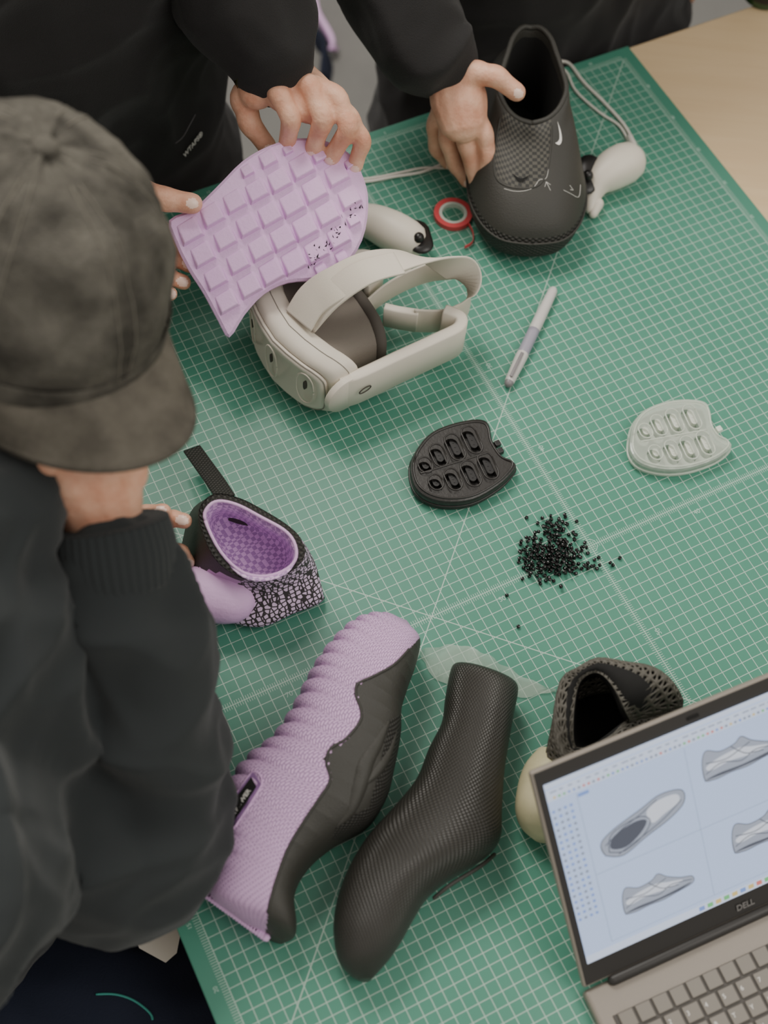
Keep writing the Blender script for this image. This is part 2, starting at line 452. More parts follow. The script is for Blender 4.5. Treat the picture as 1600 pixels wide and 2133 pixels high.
# ------------------------------------------------ hands / people
NAILS=[]
def finger(px,rs,nail=True):
    pts=[P(*p) for p in px]
    if nail:
        t=(pts[-1]-pts[-2]).normalized(); toc=(CAM-pts[-1]).normalized()
        n=(toc-t*toc.dot(t)).normalized()
        NAILS.append((pts[-1]+t*.001+n*rs[-1]*.95,t,n))
    q=[];r=[]
    for i in range(len(pts)):
        q.append(pts[i]); r.append(rs[i]*(1.02 if 0<i<len(pts)-1 else 1))
        if i<len(pts)-1: q.append((pts[i]+pts[i+1])/2); r.append((rs[i]+rs[i+1])/2*.94)
    return tube(q,r,nr=14,ns=4)
def headgeo(c,f,u):
    s=f.cross(u).normalized()
    return [ball(c+u*.03-f*.005,(.074,.094,.088),(s,f,u)),ball(c-u*.045+f*.03,(.055,.062,.072),(s,f,u)),
       tube([c+u*.012+f*.09,c-u*.012+f*.103,c-u*.022+f*.108],[.008,.010,.013],ns=3),
       ball(c-u*.055+f*.085,(.024,.01,.009),(s,f,u)),ball(c-u*.09+f*.075,(.022,.018,.016),(s,f,u)),
       ball(c+u*.025+f*.08,(.05,.012,.01),(s,f,u)),
       ball(c-u*.005+s*.078,(.008,.02,.032),(s,f,u)),ball(c-u*.005-s*.078,(.008,.02,.032),(s,f,u))]
def body(name,gs,label,vox=.0020):
    me=remesh(gs,vox,smooth=2)
    o=mk(name,me,[m_skin,m_nail],label=label,cat='person')
    w=WL[o]
    for p in o.data.polygons:
        c=p.center+w
        for (q,t,n) in NAILS:
            d=c-q
            if abs(d.x)<.012 and d.length<.012:
                a=d.dot(t)/.0064; s=d.dot(t.cross(n))/.0056; z=d.dot(n)
                if a*a+s*s<1 and z>-.006: p.material_index=1
    NAILS.clear(); return o
def fold(sc,amp,k=1.0):
    def f(p):
        q=p*sc
        w=V((noise.noise(q*.6),noise.noise(q*.6+V((9,0,0))),0))*.7
        q=q+w
        n=noise.noise(V((q.x,q.y,q.z*k)))
        n2=noise.noise(q*1.9+V((5,1,2)))
        r=(1-min(1,abs(n)*2.4))**1.3
        r2=(1-min(1,abs(n2)*2.6))**1.3
        return amp*(r*.9+r2*.28)-amp*.35
    return f

# --- person A (seated, cap)
hc=P(60,545,.465)
hf=V((.74,-.66,-.12)).normalized(); hu=Z.copy(); hu=(hu-hf*hu.dot(hf)).normalized(); hs=hf.cross(hu).normalized()
hu=(hu-hs*.26).normalized(); hs=hf.cross(hu).normalized()
hc_=hc-hu*.03
sh=E(-.72,-.13,.24); shl=E(-.68,.28,.24)
elb=P(285,1800,.085); wr=P(215,1090,.30)
am1=P(-60,1530,.19); am2=P(140,1720,.12)
el2=P(-60,1190,.05); wr2=P(90,1165,.045)
gs=headgeo(hc_,hf,hu)
gs+=[tube([hc_-hu*.05-hf*.04,E(-.62,.10,.30),E(-.72,.05,.2),E(-.80,.03,-.25)],[.05,.055,.09,.10],ns=5),
     tube([E(-.70,.0,.22),sh,am1,am2,elb],[.05,.05,.045,.042,.040]),
     tube([elb,P(300,1480,.18),wr],[.040,.038,.031]),
     tube([wr,P(200,1030,.325),P(175,975,.35)],[.033,.040,.044],flat=.8),
     tube([E(-.68,.14,.22),shl,P(-150,1200,.06),el2],[.05,.05,.035,.032]),tube([el2,wr2],[.03,.026])]
for a,b in (((150,940),(85,985)),((175,925),(100,950)),((205,915),(130,915)),((230,930),(165,890))):
    gs.append(finger([(195,1010,.335),(*a,.37),((a[0]+b[0])//2-10,(a[1]+b[1])//2,.385),(*b,.365)],[.017,.013,.011,.009],False))
gs.append(finger([(240,1040,.32),(275,985,.34),(270,930,.365),(245,890,.38)],[.017,.014,.012,.010],False))
gs.append(tube([wr2,P(170,1180,.05),P(250,1170,.055)],[.026,.032,.032],flat=.7))
for a in ([(240,1150,.06),(320,1100,.075),(360,1080,.085),(384,1085,.09)],[(250,1170,.055),(330,1150,.06),(375,1150,.06),(390,1170,.05)],[(250,1190,.05),(320,1190,.04),(370,1200,.035),(392,1215,.03)],[(240,1205,.045),(310,1230,.03),(350,1245,.025),(380,1250,.02)],[(200,1150,.06),(250,1110,.07),(300,1070,.085),(340,1065,.1)]):
    gs.append(finger(a,[.013,.0105,.0098,.0088]))
pa=body('person',gs,'person in worn dark cap and charcoal sweatshirt, chin on fist',.0027)
sg=[tube([E(-.60,.11,.345),E(-.64,.08,.30),E(-.70,.04,.18),E(-.81,.02,-.1),E(-.83,.02,-.32)],[.075,.115,.17,.18,.18],ns=5,nr=24),
    tube([E(-.70,.02,.22),sh,am1,am2,elb],[.12,.105,.09,.082,.066],nr=24),
    tube([P(265,1800,.09),P(288,1800,.084),P(314,1650,.12),P(302,1480,.18),P(274,1320,.24),P(245,1200,.28)],[.060,.068,.068,.065,.058,.049],nr=24),
    tube([E(-.68,.12,.22),shl,P(-150,1200,.06),P(55,1175,.045)],[.11,.09,.06,.045],nr=20)]
sw=mk('sweatshirt',remesh(sg,.0045,smooth=3,wfn=fold(7.5,.020,k=1.5)),m_sweat,pa,label='charcoal cotton sweatshirt with baggy creased sleeves')
def ribcuff(pts,rad,nrib=44,amp=.0008):
    C=crs([(*p,r) for p,r in zip(pts,rad)],5); R=[]
    for i,s in enumerate(C):
        a=V(C[max(i-1,0)][:3]); b=V(C[min(i+1,len(C)-1)][:3]); t=(b-a).normalized(); sd=t.cross(Z).normalized(); w=sd.cross(t)
        n=nrib*4
        R.append([V(s[:3])+(sd*math.cos(2*math.pi*k/n)+w*math.sin(2*math.pi*k/n))*(s[3]+amp*math.cos(math.pi*k/2)) for k in range(n)])
    return rings(R)
mk('cuff',ribcuff([P(248,1215,.272),P(237,1150,.29),P(226,1090,.306)],[.050,.053,.050]),m_sweat,sw)
mk('cuff',ribcuff([P(50,1175,.045),P(95,1168,.045)],[.042,.038]),m_sweat,sw)
tr_=mk('trousers',remesh([tube([E(-.84,.10,-.25),E(-.55,.14,-.22),E(-.35,.14,-.24)],[.11,.09,.07]),tube([E(-.84,-.08,-.25),E(-.66,-.22,-.21),E(-.50,-.30,-.22),E(-.38,-.34,-.24)],[.12,.12,.10,.08]),
    tube([E(-.35,.14,-.24),E(-.33,.14,-.6),E(-.33,.14,-.72)],[.07,.05,.045]),tube([E(-.38,-.34,-.24),E(-.36,-.34,-.6),E(-.36,-.34,-.72)],[.08,.05,.045])],.008,2,wfn=fold(8,.010)),m_navy,pa)
bvt=bvh_of(tr_)
q=onsurf(bvt,[(200,2072),(240,2072),(280,2085),(312,2110),(318,2125)],.0012,off=.001)
if q: mk('piping',q,m_teal,tr_)
def capr(t,p,k=1.0):
    cr_=math.cos(max(p,0))**.85 if p>0 else 1
    z=math.sin(p)*.120 if p>0 else math.sin(p)*.12
    seam=1-.018*math.exp(-((((t+math.pi/6)%(math.pi/3))-math.pi/6)/.035)**2)*min(1,cr_*3)
    wob=1+.035*noise.noise(V((math.cos(t)*2.4,math.sin(t)*2.4,p*3)))+.018*noise.noise(V((math.cos(t)*7,math.sin(t)*7,p*9)))
    return hc+hf*(.120*cr_*math.cos(t)*seam*wob*k)+hs*(.108*cr_*math.sin(t)*seam*wob*k)+hu*(z*wob*k)
def capgeo():
    R=[]; nr=144
    for i in range(0,31):
        p=math.radians(-14+ i*(103/30)) if i else math.radians(-16)
        R.append([capr(2*math.pi*k/nr,p) for k in range(nr)])
    return rings(R,True,True)
cap=mk('cap',capgeo(),m_cap,pa,label='worn washed grey baseball cap')
sm=[]
for j in range(6):
    for dt in (-.055,.055):
        sm.append(tube([capr(j*math.pi/3+dt*(1+p_/60),math.radians(p_),1.002) for p_ in range(-8,82,6)],.0006,nr=5,ns=1,rnd=False))
mk('cap_stitching',join(sm),m_seam,cap)
R=[]
for i in range(9):
    f=i/8; r=[]
    for k in range(25):
        t=math.radians(-60+120*k/24); ext=.070*f*max(0,math.cos(t*1.2))**.6
        x=.116*math.cos(t)+ext; y=.106*math.sin(t)*(1-.05*f)
        z=-.024-.016*f-(y/.1)**2*.036*(.3+f)
        r.append((x,y,z))
    R.append(r)
vs=[];fs=[]
for s,dz in ((0,.0015),(1,-.0015)):
    for r in R:
        for (x,y,z) in r: vs.append(hc+hf*x+hs*y+hu*(z+dz))
n=25;m=9
for s in (0,1):
    for i in range(m-1):
        for j in range(n-1):
            q=[s*n*m+i*n+j,s*n*m+i*n+j+1,s*n*m+(i+1)*n+j+1,s*n*m+(i+1)*n+j]; fs.append(tuple(q if s else q[::-1]))
for j in range(n-1):
    a=(m-1)*n+j; fs.append((a,a+1,a+1+n*m,a+n*m)); a=j; fs.append((a+1,a,a+n*m,a+1+n*m))
for i in range(m-1):
    for j in (0,n-1):
        a=i*n+j; fs.append((a,a+n,a+n+n*m,a+n*m))
mk('brim',(vs,fs,None),m_brim,cap)
mk('button',ball(hc+hu*.121,(.010,.010,.006),(hs,hf,hu)),m_cap,cap)
mk('cap_band',rings([[hc+hf*(.1215*math.cos(t*.131)*q)+hs*(.1095*math.sin(t*.131)*q)+hu*z for t in range(48)] for z,q in ((-.034,1.0),(-.032,1.012),(-.014,1.012),(-.012,1.0))],False,False),m_cap,cap)
mk('hair',remesh([ball(hc_+hu*.0-hf*.024,(.094,.090,.100),(hs,hf,hu)),ball(hc_-hu*.04-hf*.045,(.07,.06,.07),(hs,hf,hu))],.004,1,wfn=fold(60,.005)),m_hair,pa)
for s in (-1,1):
    mk('eye',ball(hc_+hu*.008+hf*.083+hs*.03*s,.011),m_txt,pa)

# --- person B
gs=[]
sb=E(-.13,.76,.52); ebb=E(-.12,.72,.30)
gs+=[tube([E(-.34,.82,-.2),E(-.34,.81,.2),E(-.34,.77,.5),E(-.34,.70,.62)],[.09,.09,.07,.05]),
     tube([E(-.34,.76,.5),sb,ebb,P(545,60,.268),P(575,140,.25)],[.06,.05,.042,.034,.030])]
gs+=headgeo(E(-.33,.66,.74),(-Ax*.85-Z*.5).normalized(),(Z*.85-Ax*.5).normalized())
gs+=[tube([P(575,130,.25),P(600,172,.246),P(640,200,.240)],[.030,.036,.033],flat=.6),
     tube([P(560,150,.25),P(536,188,.240)],[.024,.022],flat=.8)]
gs+=[finger([(560,158,.25),(582,196,.255),(606,248,.241),(598,302,.198)],[.015,.0126,.0115,.0101]),
     finger([(598,160,.25),(646,182,.258),(673,248,.243),(652,312,.198)],[.016,.0129,.0118,.0103]),
     finger([(625,170,.25),(700,202,.253),(726,266,.236),(690,328,.195)],[.016,.0123,.0113,.0100]),
     finger([(635,193,.24),(724,240,.240),(755,294,.218),(740,345,.188)],[.015,.0113,.0103,.0091]),
     finger([(545,160,.24),(508,205,.225),(521,257,.205),(556,304,.18)],[.020,.0160,.0132,.0112])]
w2=P(170,470,.16)
gs+=[tube([E(-.34,.76,.5),E(-.58,.75,.5),E(-.62,.6,.27),w2],[.06,.05,.04,.03]),tube([w2,P(220,460,.16),P(270,460,.155)],[.03,.034,.032],flat=.6),
     finger([(230,425,.17),(290,400,.185),(345,415,.19),(400,424,.187)],[.018,.0155,.0138,.0118]),
     finger([(260,450,.15),(320,470,.135),(370,500,.13),(400,510,.13)],[.014,.012,.011,.010]),
     finger([(260,475,.145),(320,505,.125),(365,538,.12),(395,552,.12)],[.014,.0115,.0105,.0095]),
     finger([(255,500,.14),(310,545,.12),(355,578,.115),(382,588,.115)],[.013,.011,.010,.009]),
     finger([(245,520,.14),(290,570,.12),(330,605,.115),(355,612,.115)],[.012,.0095,.009,.0082])]
pb=body('person',gs,'person in black jacket gripping a lavender sole with both hands')
def ell(c,a,b,h): return [E(c[0]+a*math.cos(t*math.pi/6),c[1]+b*math.sin(t*math.pi/6),h) for t in range(12)]
def torso(cb,ca,lean=.05,w=.25): return stack([ell((cb,ca),w*1.02,.135,-.42),ell((cb,ca),w*1.02,.145,-.2),ell((cb,ca-.0),w*.96,.14,.05),ell((cb,ca-lean*.4),w*.98,.145,.25),ell((cb,ca-lean),w*.95,.13,.44),ell((cb,ca-lean*1.3),w*.6,.09,.56),ell((cb,ca-lean*1.4),w*.28,.06,.6)],2,4)
jb=[torso(-.335,.81),
    tube([E(-.22,.75,.5),sb,ebb+V((0,0,.02)),P(520,20,.285),P(562,130,.256)],[.09,.082,.078,.070,.050],nr=24),
    tube([E(-.5,.75,.5),E(-.6,.74,.5),E(-.62,.6,.27),P(140,470,.17)],[.09,.08,.07,.045],nr=24)]
jk=mk('jacket',remesh(jb,.0055,smooth=2,wfn=fold(7,.016,k=1.2)),m_black,pb,label='black zip jacket with small white chest print')
mk('cuff',tube([P(553,100,.262),P(572,150,.252)],[.049,.043],nr=24,rnd=False),m_black,jk)
bv=bvh_of(jk)
l0,n0=hit(bv,378,325,.0015); l1,_=hit(bv,408,288,.0015)
if l0 and l1:
    xd=(l1-l0); ydd=n0.cross(xd)
    mk('chest_print',textgeo('WTAPS\u00ae',.0105,l0+n0*.004,xd,ydd,bold=.0001),m_txt,jk,smooth=False)
q=onsurf(bv,[(365,298),(380,285),(393,262),(406,238)],.0005,off=.0008)
if q: mk('pocket_stitch',q,m_marker2,jk)
mk('watch',tube([P(548,135,.255),P(557,154,.252)],[.0375,.0365],nr=28,rnd=False),m_metal,pb)
mk('trousers',remesh([tube([E(-.44,.82,-.35),E(-.44,.84,-.7)],[.1,.07]),tube([E(-.24,.82,-.35),E(-.24,.84,-.7)],[.1,.07])],.01,2),m_black,pb)

# --- person C
wc=P(945,165,.15); sc=E(.21,.76,.5)
gs=[tube([E(.42,.84,-.2),E(.42,.83,.2),E(.42,.78,.5),E(.42,.70,.62)],[.08,.08,.07,.05]),
    tube([E(.40,.77,.5),sc,E(.11,.77,.29),P(870,70,.185),P(915,125,.165),wc],[.06,.05,.042,.036,.033,.030])]
gs+=headgeo(E(.42,.66,.74),(-Ax*.85-Z*.5).normalized(),(Z*.85-Ax*.5).normalized())
gs+=[tube([E(.42,.77,.5),E(.64,.77,.5),E(.70,.80,.25),E(.68,.82,.0)],[.06,.05,.04,.03]),tube([E(.68,.82,0),E(.68,.81,-.09)],[.03,.034],flat=.6)]
gs+=[tube([P(945,165,.15),P(955,205,.14),P(962,240,.128)],[.031,.036,.033],flat=.75),
     finger([(955,175,.155),(990,152,.170),(1034,160,.174),(1076,192,.160)],[.019,.0155,.0135,.0114]),
     finger([(978,220,.13),(1008,278,.112),(1017,326,.088),(1008,364,.065)],[.0158,.0121,.0109,.0098]),
     finger([(955,230,.12),(972,300,.095),(986,350,.065),(995,392,.045)],[.0158,.0121,.0110,.0099]),
     finger([(935,225,.12),(932,292,.085),(948,342,.05),(972,376,.03)],[.0148,.0112,.0103,.0093]),
     finger([(925,210,.12),(904,262,.085),(908,310,.05),(932,340,.025)],[.0138,.0100,.0093,.0083])]
pc=body('person',gs,'person in black top steadying a black shoe with one hand')
jc=[torso(.42,.82,w=.26),
    tube([E(.3,.76,.5),sc,E(.11,.77,.30),P(860,60,.19),P(925,134,.16)],[.09,.08,.072,.062,.046],nr=24),
    tube([E(.5,.76,.5),E(.64,.77,.5),E(.70,.80,.25),E(.68,.82,.02)],[.09,.08,.065,.045],nr=24)]
mk('jacket',remesh(jc,.0055,smooth=2,wfn=fold(7,.016,k=1.2)),m_black,pc,label='black long-sleeved top')
mk('trousers',remesh([tube([E(.30,.82,-.3),E(.24,.80,-.55),E(.24,.84,-.7)],[.11,.085,.07]),tube([E(.54,.82,-.3),E(.54,.84,-.7)],[.11,.07])],.01,2),m_navy,pc)

# ------------------------------------------------ held black shoe
to=P(1098,552,0.0); yd=V((-.12,.99,0)).normalized(); xd=V((yd.y,-yd.x,0))
def SL(x,y,z): return to+xd*x+yd*y+Z*z
def sloop(yf,yb,w,zf,zb,side=0.0,n=20,sq=.85):
    r=[]
    for k in range(n):
        t=2*math.pi*k/n; c=math.cos(t); s=math.sin(t)
        y=(yf+yb)/2-(yb-yf)/2*spow(c,sq); f=min(1,max(0,(y-yf)/(yb-yf)))
        x=w*spow(s,sq)*(1.0+.05*c)*(1-.10*math.exp(-((f-.62)/.16)**2))
        if zb>.115: x*=1-.62*max(0,f-.35)*min(1,(zb-.115)/.03)
        z=zf+(zb-zf)*f**1.2+side*abs(s)
        r.append(SL(x,y,z))
    return r
sh_root=root('shoe',SL(0,.13,0),'black 3D-printed slip-on shoe with knit tongue, held upright','shoe')
S=[(.02,.255,.055,.0,.0,0,20,.75),(.0,.272,.069,.016,.012,0,20,.75),(-.003,.276,.0755,.034,.03,0,20,.75),(-.001,.276,.0760,.046,.05,0,20,.75),(.010,.272,.070,.064,.07,0,20,.8),(.034,.266,.063,.082,.098),(.070,.258,.056,.097,.120),(.102,.250,.051,.107,.138),(.122,.243,.0465,.110,.156,.012),(.130,.240,.0430,.111,.161,.012),(.134,.236,.0400,.104,.149,.009),(.134,.232,.036,.07,.09),(.10,.235,.035,.035,.03)]
sb_=mk('upper',stack([sloop(*s) for s in S],8,8),[m_shblk,m_shcap,m_shknit,m_dark],sh_root)
for p in sb_.data.polygons:
    i=p.index//160
    if i<3*8+2: p.material_index=1
paint(sb_,[(1048,235),(1075,238),(1100,245),(1130,235),(1150,215),(1148,300),(1140,355),(1118,388),(1070,390),(1035,372),(1030,320)],2,lambda c,n:n.z>-.2)
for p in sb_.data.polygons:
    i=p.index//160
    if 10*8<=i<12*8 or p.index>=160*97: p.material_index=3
bv=bvh_of(sb_)
dec=[]
for pl in ([(1050,393),(1075,399),(1100,396),(1114,388),(1124,374),(1138,372),(1143,348)],[(1174,396),(1190,404),(1206,411),(1209,385)],[(1147,397),(1138,379)],[(1138,379),(1135,389)],[(1138,379),(1147,385)],[(1187,386),(1194,396)],[(1194,396),(1188,395)]):
    q=onsurf(bv,pl,.00028,ns=5,off=.0002)
    if q: dec.append(q)
if dec: mk('white_line_marking',join(dec),m_txt,sh_root)
def surfpatch(bv,px,off=.0008):
    a,b=px; A=crs([(*p,0) for p in a],5); B=crs([(*p,0) for p in b],5); vs=[];n=0
    for p,q in zip(A,B):
        l,_=hit(bv,p[0],p[1],off); m,_=hit(bv,q[0],q[1],off)
        if l is None or m is None: continue
        vs+=[l,m]; n+=1
    return (vs,[(2*i,2*i+1,2*i+3,2*i+2) for i in range(n-1)],None)
mk('emblem',surfpatch(bv,([(1161,252),(1168,274),(1170,293),(1165,302),(1157,299)],[(1161,252),(1165,276),(1165,290),(1161,296),(1157,298)]),.0006),m_txt,sh_root)
mk('tongue_emblem',surfpatch(bv,([(1068,362),(1085,372),(1105,364)],[(1068,362),(1084,380),(1105,364)]),.001),m_dark,sh_root)
q=onsurf(bv,[(1042,245),(1034,290),(1029,330),(1034,372),(1066,391),(1118,389),(1140,356),(1148,300),(1150,235)],.0012,ns=6,off=.0)
if q: mk('tongue_edge',q,m_shblk,sh_root)
rl=sloop(*S[9])
mk('collar_rim',tube(rl+[rl[0]],.0035,nr=8,ns=4,rnd=False),m_shblk,sh_root)
rl=sloop(-.004,.277,.0767,.044,.046,0,20,.75)
mk('sole_edge',tube(rl+[rl[0]],.0014,nr=8,ns=4,rnd=False),m_shblk,sh_root)

# ------------------------------------------------ lavender sole (held)
so_px=[(352,458),(405,432),(455,385),(505,335),(560,303),(620,287),(680,293),(730,320),(760,375),(768,430),(755,500),(715,560),(660,582),(600,588),(550,612),(510,655),(478,702),(455,668),(425,612),(392,560),(365,505)]
c0=P(560,440,.17)
pn=(CAM-c0).normalized(); pn=(pn+V((.05,.12,.15))).normalized()
def SP(u,v,o=0):
    d=ray(u,v); t=(c0-CAM).dot(pn)/d.dot(pn); return CAM+d*t+pn*o
def flatsolid(W,nrm,th,bev=.0015):
    c=sum(W,V((0,0,0)))/len(W)
    N=len(W)
    ar=V((0,0,0))
    for i in range(N): ar+=(W[i]-c).cross(W[(i+1)%N]-c)
    sg=1 if ar.dot(nrm)>0 else -1
    def lv(o,ins):
        r=[]
        for i,p in enumerate(W):
            t=(W[(i+1)%N]-W[i-1]).normalized(); nn=t.cross(nrm)
            r.append(p+nrm*o-nn*ins*sg)
        return r
    R=[lv(-th,bev),lv(-th+bev,0),lv(-bev,0),lv(0,bev)]
    vs=[p for r in R for p in r]; fs=[]
    for i in range(3):
        for j in range(N): fs.append((i*N+j,i*N+(j+1)%N,(i+1)*N+(j+1)%N,(i+1)*N+j))
    fs.append(tuple(reversed(range(N)))); fs.append(tuple(range(3*N,4*N)))
    return (vs,fs,None)
W=[SP(p[0],p[1]) for p in crs([(a,b,0) for a,b in so_px],3,True)]
sol=root('shoe_sole',c0,'lavender foam outsole with square lugs, held in two hands','shoe sole')
mk('sole_slab',flatsolid(W,pn,.014,.003),m_purple,sol,smooth=False)
lug=[]
ra=V((.86,-.51,0)); rb=V((.42,.907,0))
poly=[(p[0],p[1]) for p in so_px]
for i in range(-6,8):
    for j in range(-6,8):
        cx=560+ra.x*54*i+rb.x*54*j+ (5*math.sin(j*.9)); cy=445+ra.y*54*i+rb.y*54*j+(6*math.sin(i*1.1))
        sz=24.5+1.5*math.sin(i+j)
        if cx<455 and cy<420: continue
        cor=[(cx+ra.x*sz*a+rb.x*sz*b*(1+.1*a),cy+ra.y*sz*a+rb.y*sz*b) for a,b in ((-1,-1),(1,-1),(1,1),(-1,1))]
        ok=False
        for f_,g2 in ((1,0),(.8,.04),(.6,.08),(.45,.1)):
            cor2=[((x-cx)*f_+cx+(560-cx)*g2,(y-cy)*f_+cy+(445-cy)*g2) for x,y in cor]
            if all(inpoly(x,y,poly) for x,y in cor2): ok=True; break
        if not ok: continue
        b_=[SP(x,y,-.001) for x,y in cor2]
        cc=sum(b_,V((0,0,0)))/4
        hs_=[.0022,.0022,.0085,.0085]
        t_=[cc+(p-cc)*.74+pn*h for p,h in zip(b_,hs_)]
        m_=[cc+(p-cc)*.82+pn*(h-.0012) for p,h in zip(b_,hs_)]
        vs=b_+m_+t_
        fs=[(k+4*l,(k+1)%4+4*l,(k+1)%4+4*(l+1),k+4*(l+1)) for l in (0,1) for k in range(4)]+[(8,9,10,11)]
        lug.append((vs,fs,None))
me=evalmesh(join(lug),[('BEVEL',dict(width=.0014,segments=3,limit_method='ANGLE'))])
lo_=mk('tread_lug_pattern',me,m_purple,sol,smooth=False)
bvs=bvh_of(lo_)
cr_=[]
for _ in range(46):
    t=random.random(); x=640+t*105+random.gauss(0,6); y=555-t*130+random.gauss(0,8)
    cs3=[]
    for dx,dy in ((0,0),(random.uniform(-5,8),random.uniform(-9,3)),(3,2)):
        l,_n=hit(bvs,x+dx,y+dy,.0005); cs3.append(l if l is not None else SP(x+dx,y+dy,.0008))
    cr_.append((cs3,[(0,1,2)],None))
mk('tread_crack_marks',join(cr_),m_dark,sol,smooth=False)

# ------------------------------------------------ headset
ha=P(548,640,.05); hb=P(695,812,.05)
hx=(hb-ha).normalized(); hc0=(ha+hb)/2; hc0.z=T; hy=V((-hx.y,hx.x,0))
if hy.dot(P(900,600)-P(620,720))<0: hy=-hy
hw=(hb-ha).length/2+.012
def HL(x,y,z): return hc0+hx*x+hy*y+Z*z
hd=root('vr_headset',hc0,'white virtual-reality headset with pale fabric head strap','headset')
def hloop(y,a,b,z,sw=.03,n=24,e=.42):
    r=[]
    for k in range(n):
        t=2*math.pi*k/n; x=a*spow(math.cos(t),e); zz=b*spow(math.sin(t),e)
        r.append(HL(x,y+sw*(x/.09)**2,z+zz))
    return r
mk('visor',stack([hloop(-.030,hw*.92,.040,.052),hloop(-.028,hw*.97,.044,.052),hloop(-.022,hw,.048,.052),hloop(-.006,hw*1.0,.050,.052),hloop(.003,hw*.98,.048,.052),hloop(.005,hw*.94,.045,.052)],2,3),m_white,hd)
mk('visor_front_panel',stack([hloop(-.0365,hw*.84,.034,.052),hloop(-.0350,hw*.88,.038,.052),hloop(-.030,hw*.89,.039,.052)],2,2),m_white,hd)
rl=hloop(-.0340,hw*.895,.0395,.052)
mk('front_seam',tube(rl+[rl[0]],.0007,nr=6,ns=2,rnd=False),m_seamg,hd)
for x in (-.052,0,.052):
    def pill(rx,rz,d,cz=.054): return [HL(x+rx*math.cos(k*math.pi/8),-.0372+d+.030*((x+rx*math.cos(k*math.pi/8))/.09)**2,cz+rz*spow(math.sin(k*math.pi/8),.8)) for k in range(16)]
    q=pill(.011,.028,0)
    mk('sensor_frame',tube(q+[q[0]],.0010,nr=6,ns=3,rnd=False),m_strap,hd)
    mk('sensor_window',stack([pill(.0016,.008,-.0006,.060),pill(.0016,.008,.002,.060)],1,1),m_dgrey,hd)
mk('seam_line',tube((lambda q:q+[q[0]])(hloop(-.011,hw*1.002,.0498,.052)),.0006,nr=6,ns=2,rnd=False),m_seamg,hd)
mk('face_gasket',stack([hloop(.003,hw*.86,.042,.052,.012),hloop(.03,hw*.80,.042,.052,-.0),hloop(.06,hw*.82,.044,.052,-.016),hloop(.080,hw*.84,.046,.052,-.022),hloop(.079,hw*.76,.038,.052,-.022),hloop(.04,hw*.70,.034,.052,-.0),hloop(.016,hw*.68,.032,.052,.0)],2,3),m_grey,hd,label='grey foam face gasket')
rl=hloop(.080,hw*.82,.044,.052,-.022)
mk('gasket_rim',tube(rl+[rl[0]],.0070,nr=10,ns=3,rnd=False),m_dgrey,hd)
for x in (-.032,.032): mk('lens',tube([HL(x,.018,.052),HL(x,.026,.052)],[.024,.024],nr=24,rnd=False),m_blkpl,hd)
mk('strap_arm',ribbon([P(706,815,.058),P(745,805,.058),P(830,765,.058),P(910,728,.058),P(952,706,.058),P(954,684,.058),P(922,670,.058)],[Z]*7,.052,.014),m_white,hd)
mk('arm_hinge',tube([P(716,812,.058)+hx*.001,P(716,812,.058)+hx*.0085],[.0275,.0265],nr=28,rnd=False),m_white,hd)
q=[P(752,806,.058)+hx*.0078+hy*(.008*math.cos(t*.4488))+Z*(.004*math.sin(t*.4488)+.004) for t in range(15)]
mk('arm_logo_ring',tube(q,.0008,nr=6,ns=2,rnd=False),m_dgrey,hd)
mk('strap_arm',ribbon([P(560,612,.062),P(610,592,.062),P(690,560,.062),P(765,548,.062),P(790,580,.062),P(760,615,.062)],[Z]*6,.040,.010),m_white,hd)
side=hx
mk('head_strap',ribbon([P(622,668,.106),P(650,625,.125),P(700,590,.145),P(770,556,.155),P(850,538,.150),P(915,543,.13),P(962,565,.10),P(978,605,.075),P(965,645,.06),P(925,667,.055),P(860,668,.055)],[side,side,side,side,side*.8+Z*.3,side*.4+Z*.7,Z,Z,Z,Z,Z],.042,.003),m_strap,hd)
mk('head_strap_top_layer',ribbon([P(640,670,.104),P(690,615,.137),P(760,568,.160),P(832,548,.158)],[side]*4,.032,.003),m_strap,hd)
mk('rear_strap',ribbon([P(755,650,.058),P(800,612,.062),P(850,584,.068),P(900,566,.075),P(950,556,.095)],[Z]*5,.034,.003),m_strap,hd)
mk('side_strap_block',ribbon([P(800,655,.055),P(830,662,.055),P(870,668,.055)],[Z]*3,.034,.010),m_white,hd)

# ------------------------------------------------ controllers, cables
def controller(pts,rs,plate,label):
    r=root('game_controller',P(*pts[0][:2],0),label,'controller')
    mk('handle',tube([P(*p) for p in pts],rs,nr=24,ns=6),m_white,r)
    a,b,rad=plate; A=P(*a); Bp=P(*b)
    mk('button_plate',tube([A,Bp],[rad,rad*.85],nr=24,ns=4,flat=.35),m_blkpl,r)
    toc=(CAM-A).normalized()
    mk('thumbstick',tube([A.lerp(Bp,.5)+toc*rad*.3,A.lerp(Bp,.5)+toc*(rad*.3+.008)],[.006,.007],nr=14,ns=2),m_blkpl,r)
    return r
c1=controller([(735,455,.024),(775,462,.026),(815,480,.028),(850,498,.028)],[.018,.022,.025,.024],((866,482,.034),(878,508,.034),.018),'white handheld motion controller with black button plate beside headset')
mk('wrist_strap',ribbon([P(842,575,.002),P(850,545,.01),P(852,520,.02)],[Bx]*3,.012,.002),m_strap,c1)
c2=controller([(1302,340,.027),(1275,355,.026),(1248,378,.022),(1236,405,.016),(1230,435,.009)],[.027,.026,.020,.012,.007],((1228,345,.034),(1222,385,.028),.016),'white motion controller with black plate lying beside black shoe')
mk('trigger',tube([P(1245,425,.012),P(1236,445,.008)],[.008,.006]),m_white,c2)
cb=root('cable',P(1250,200,0),'white charging cable looping behind the shoe','cable')
mk('cord',tube([P(*p,.003) for p in ((1155,128),(1185,132),(1215,170),(1260,215),(1300,260),(1322,300))],.0022,nr=8),m_cable,cb)
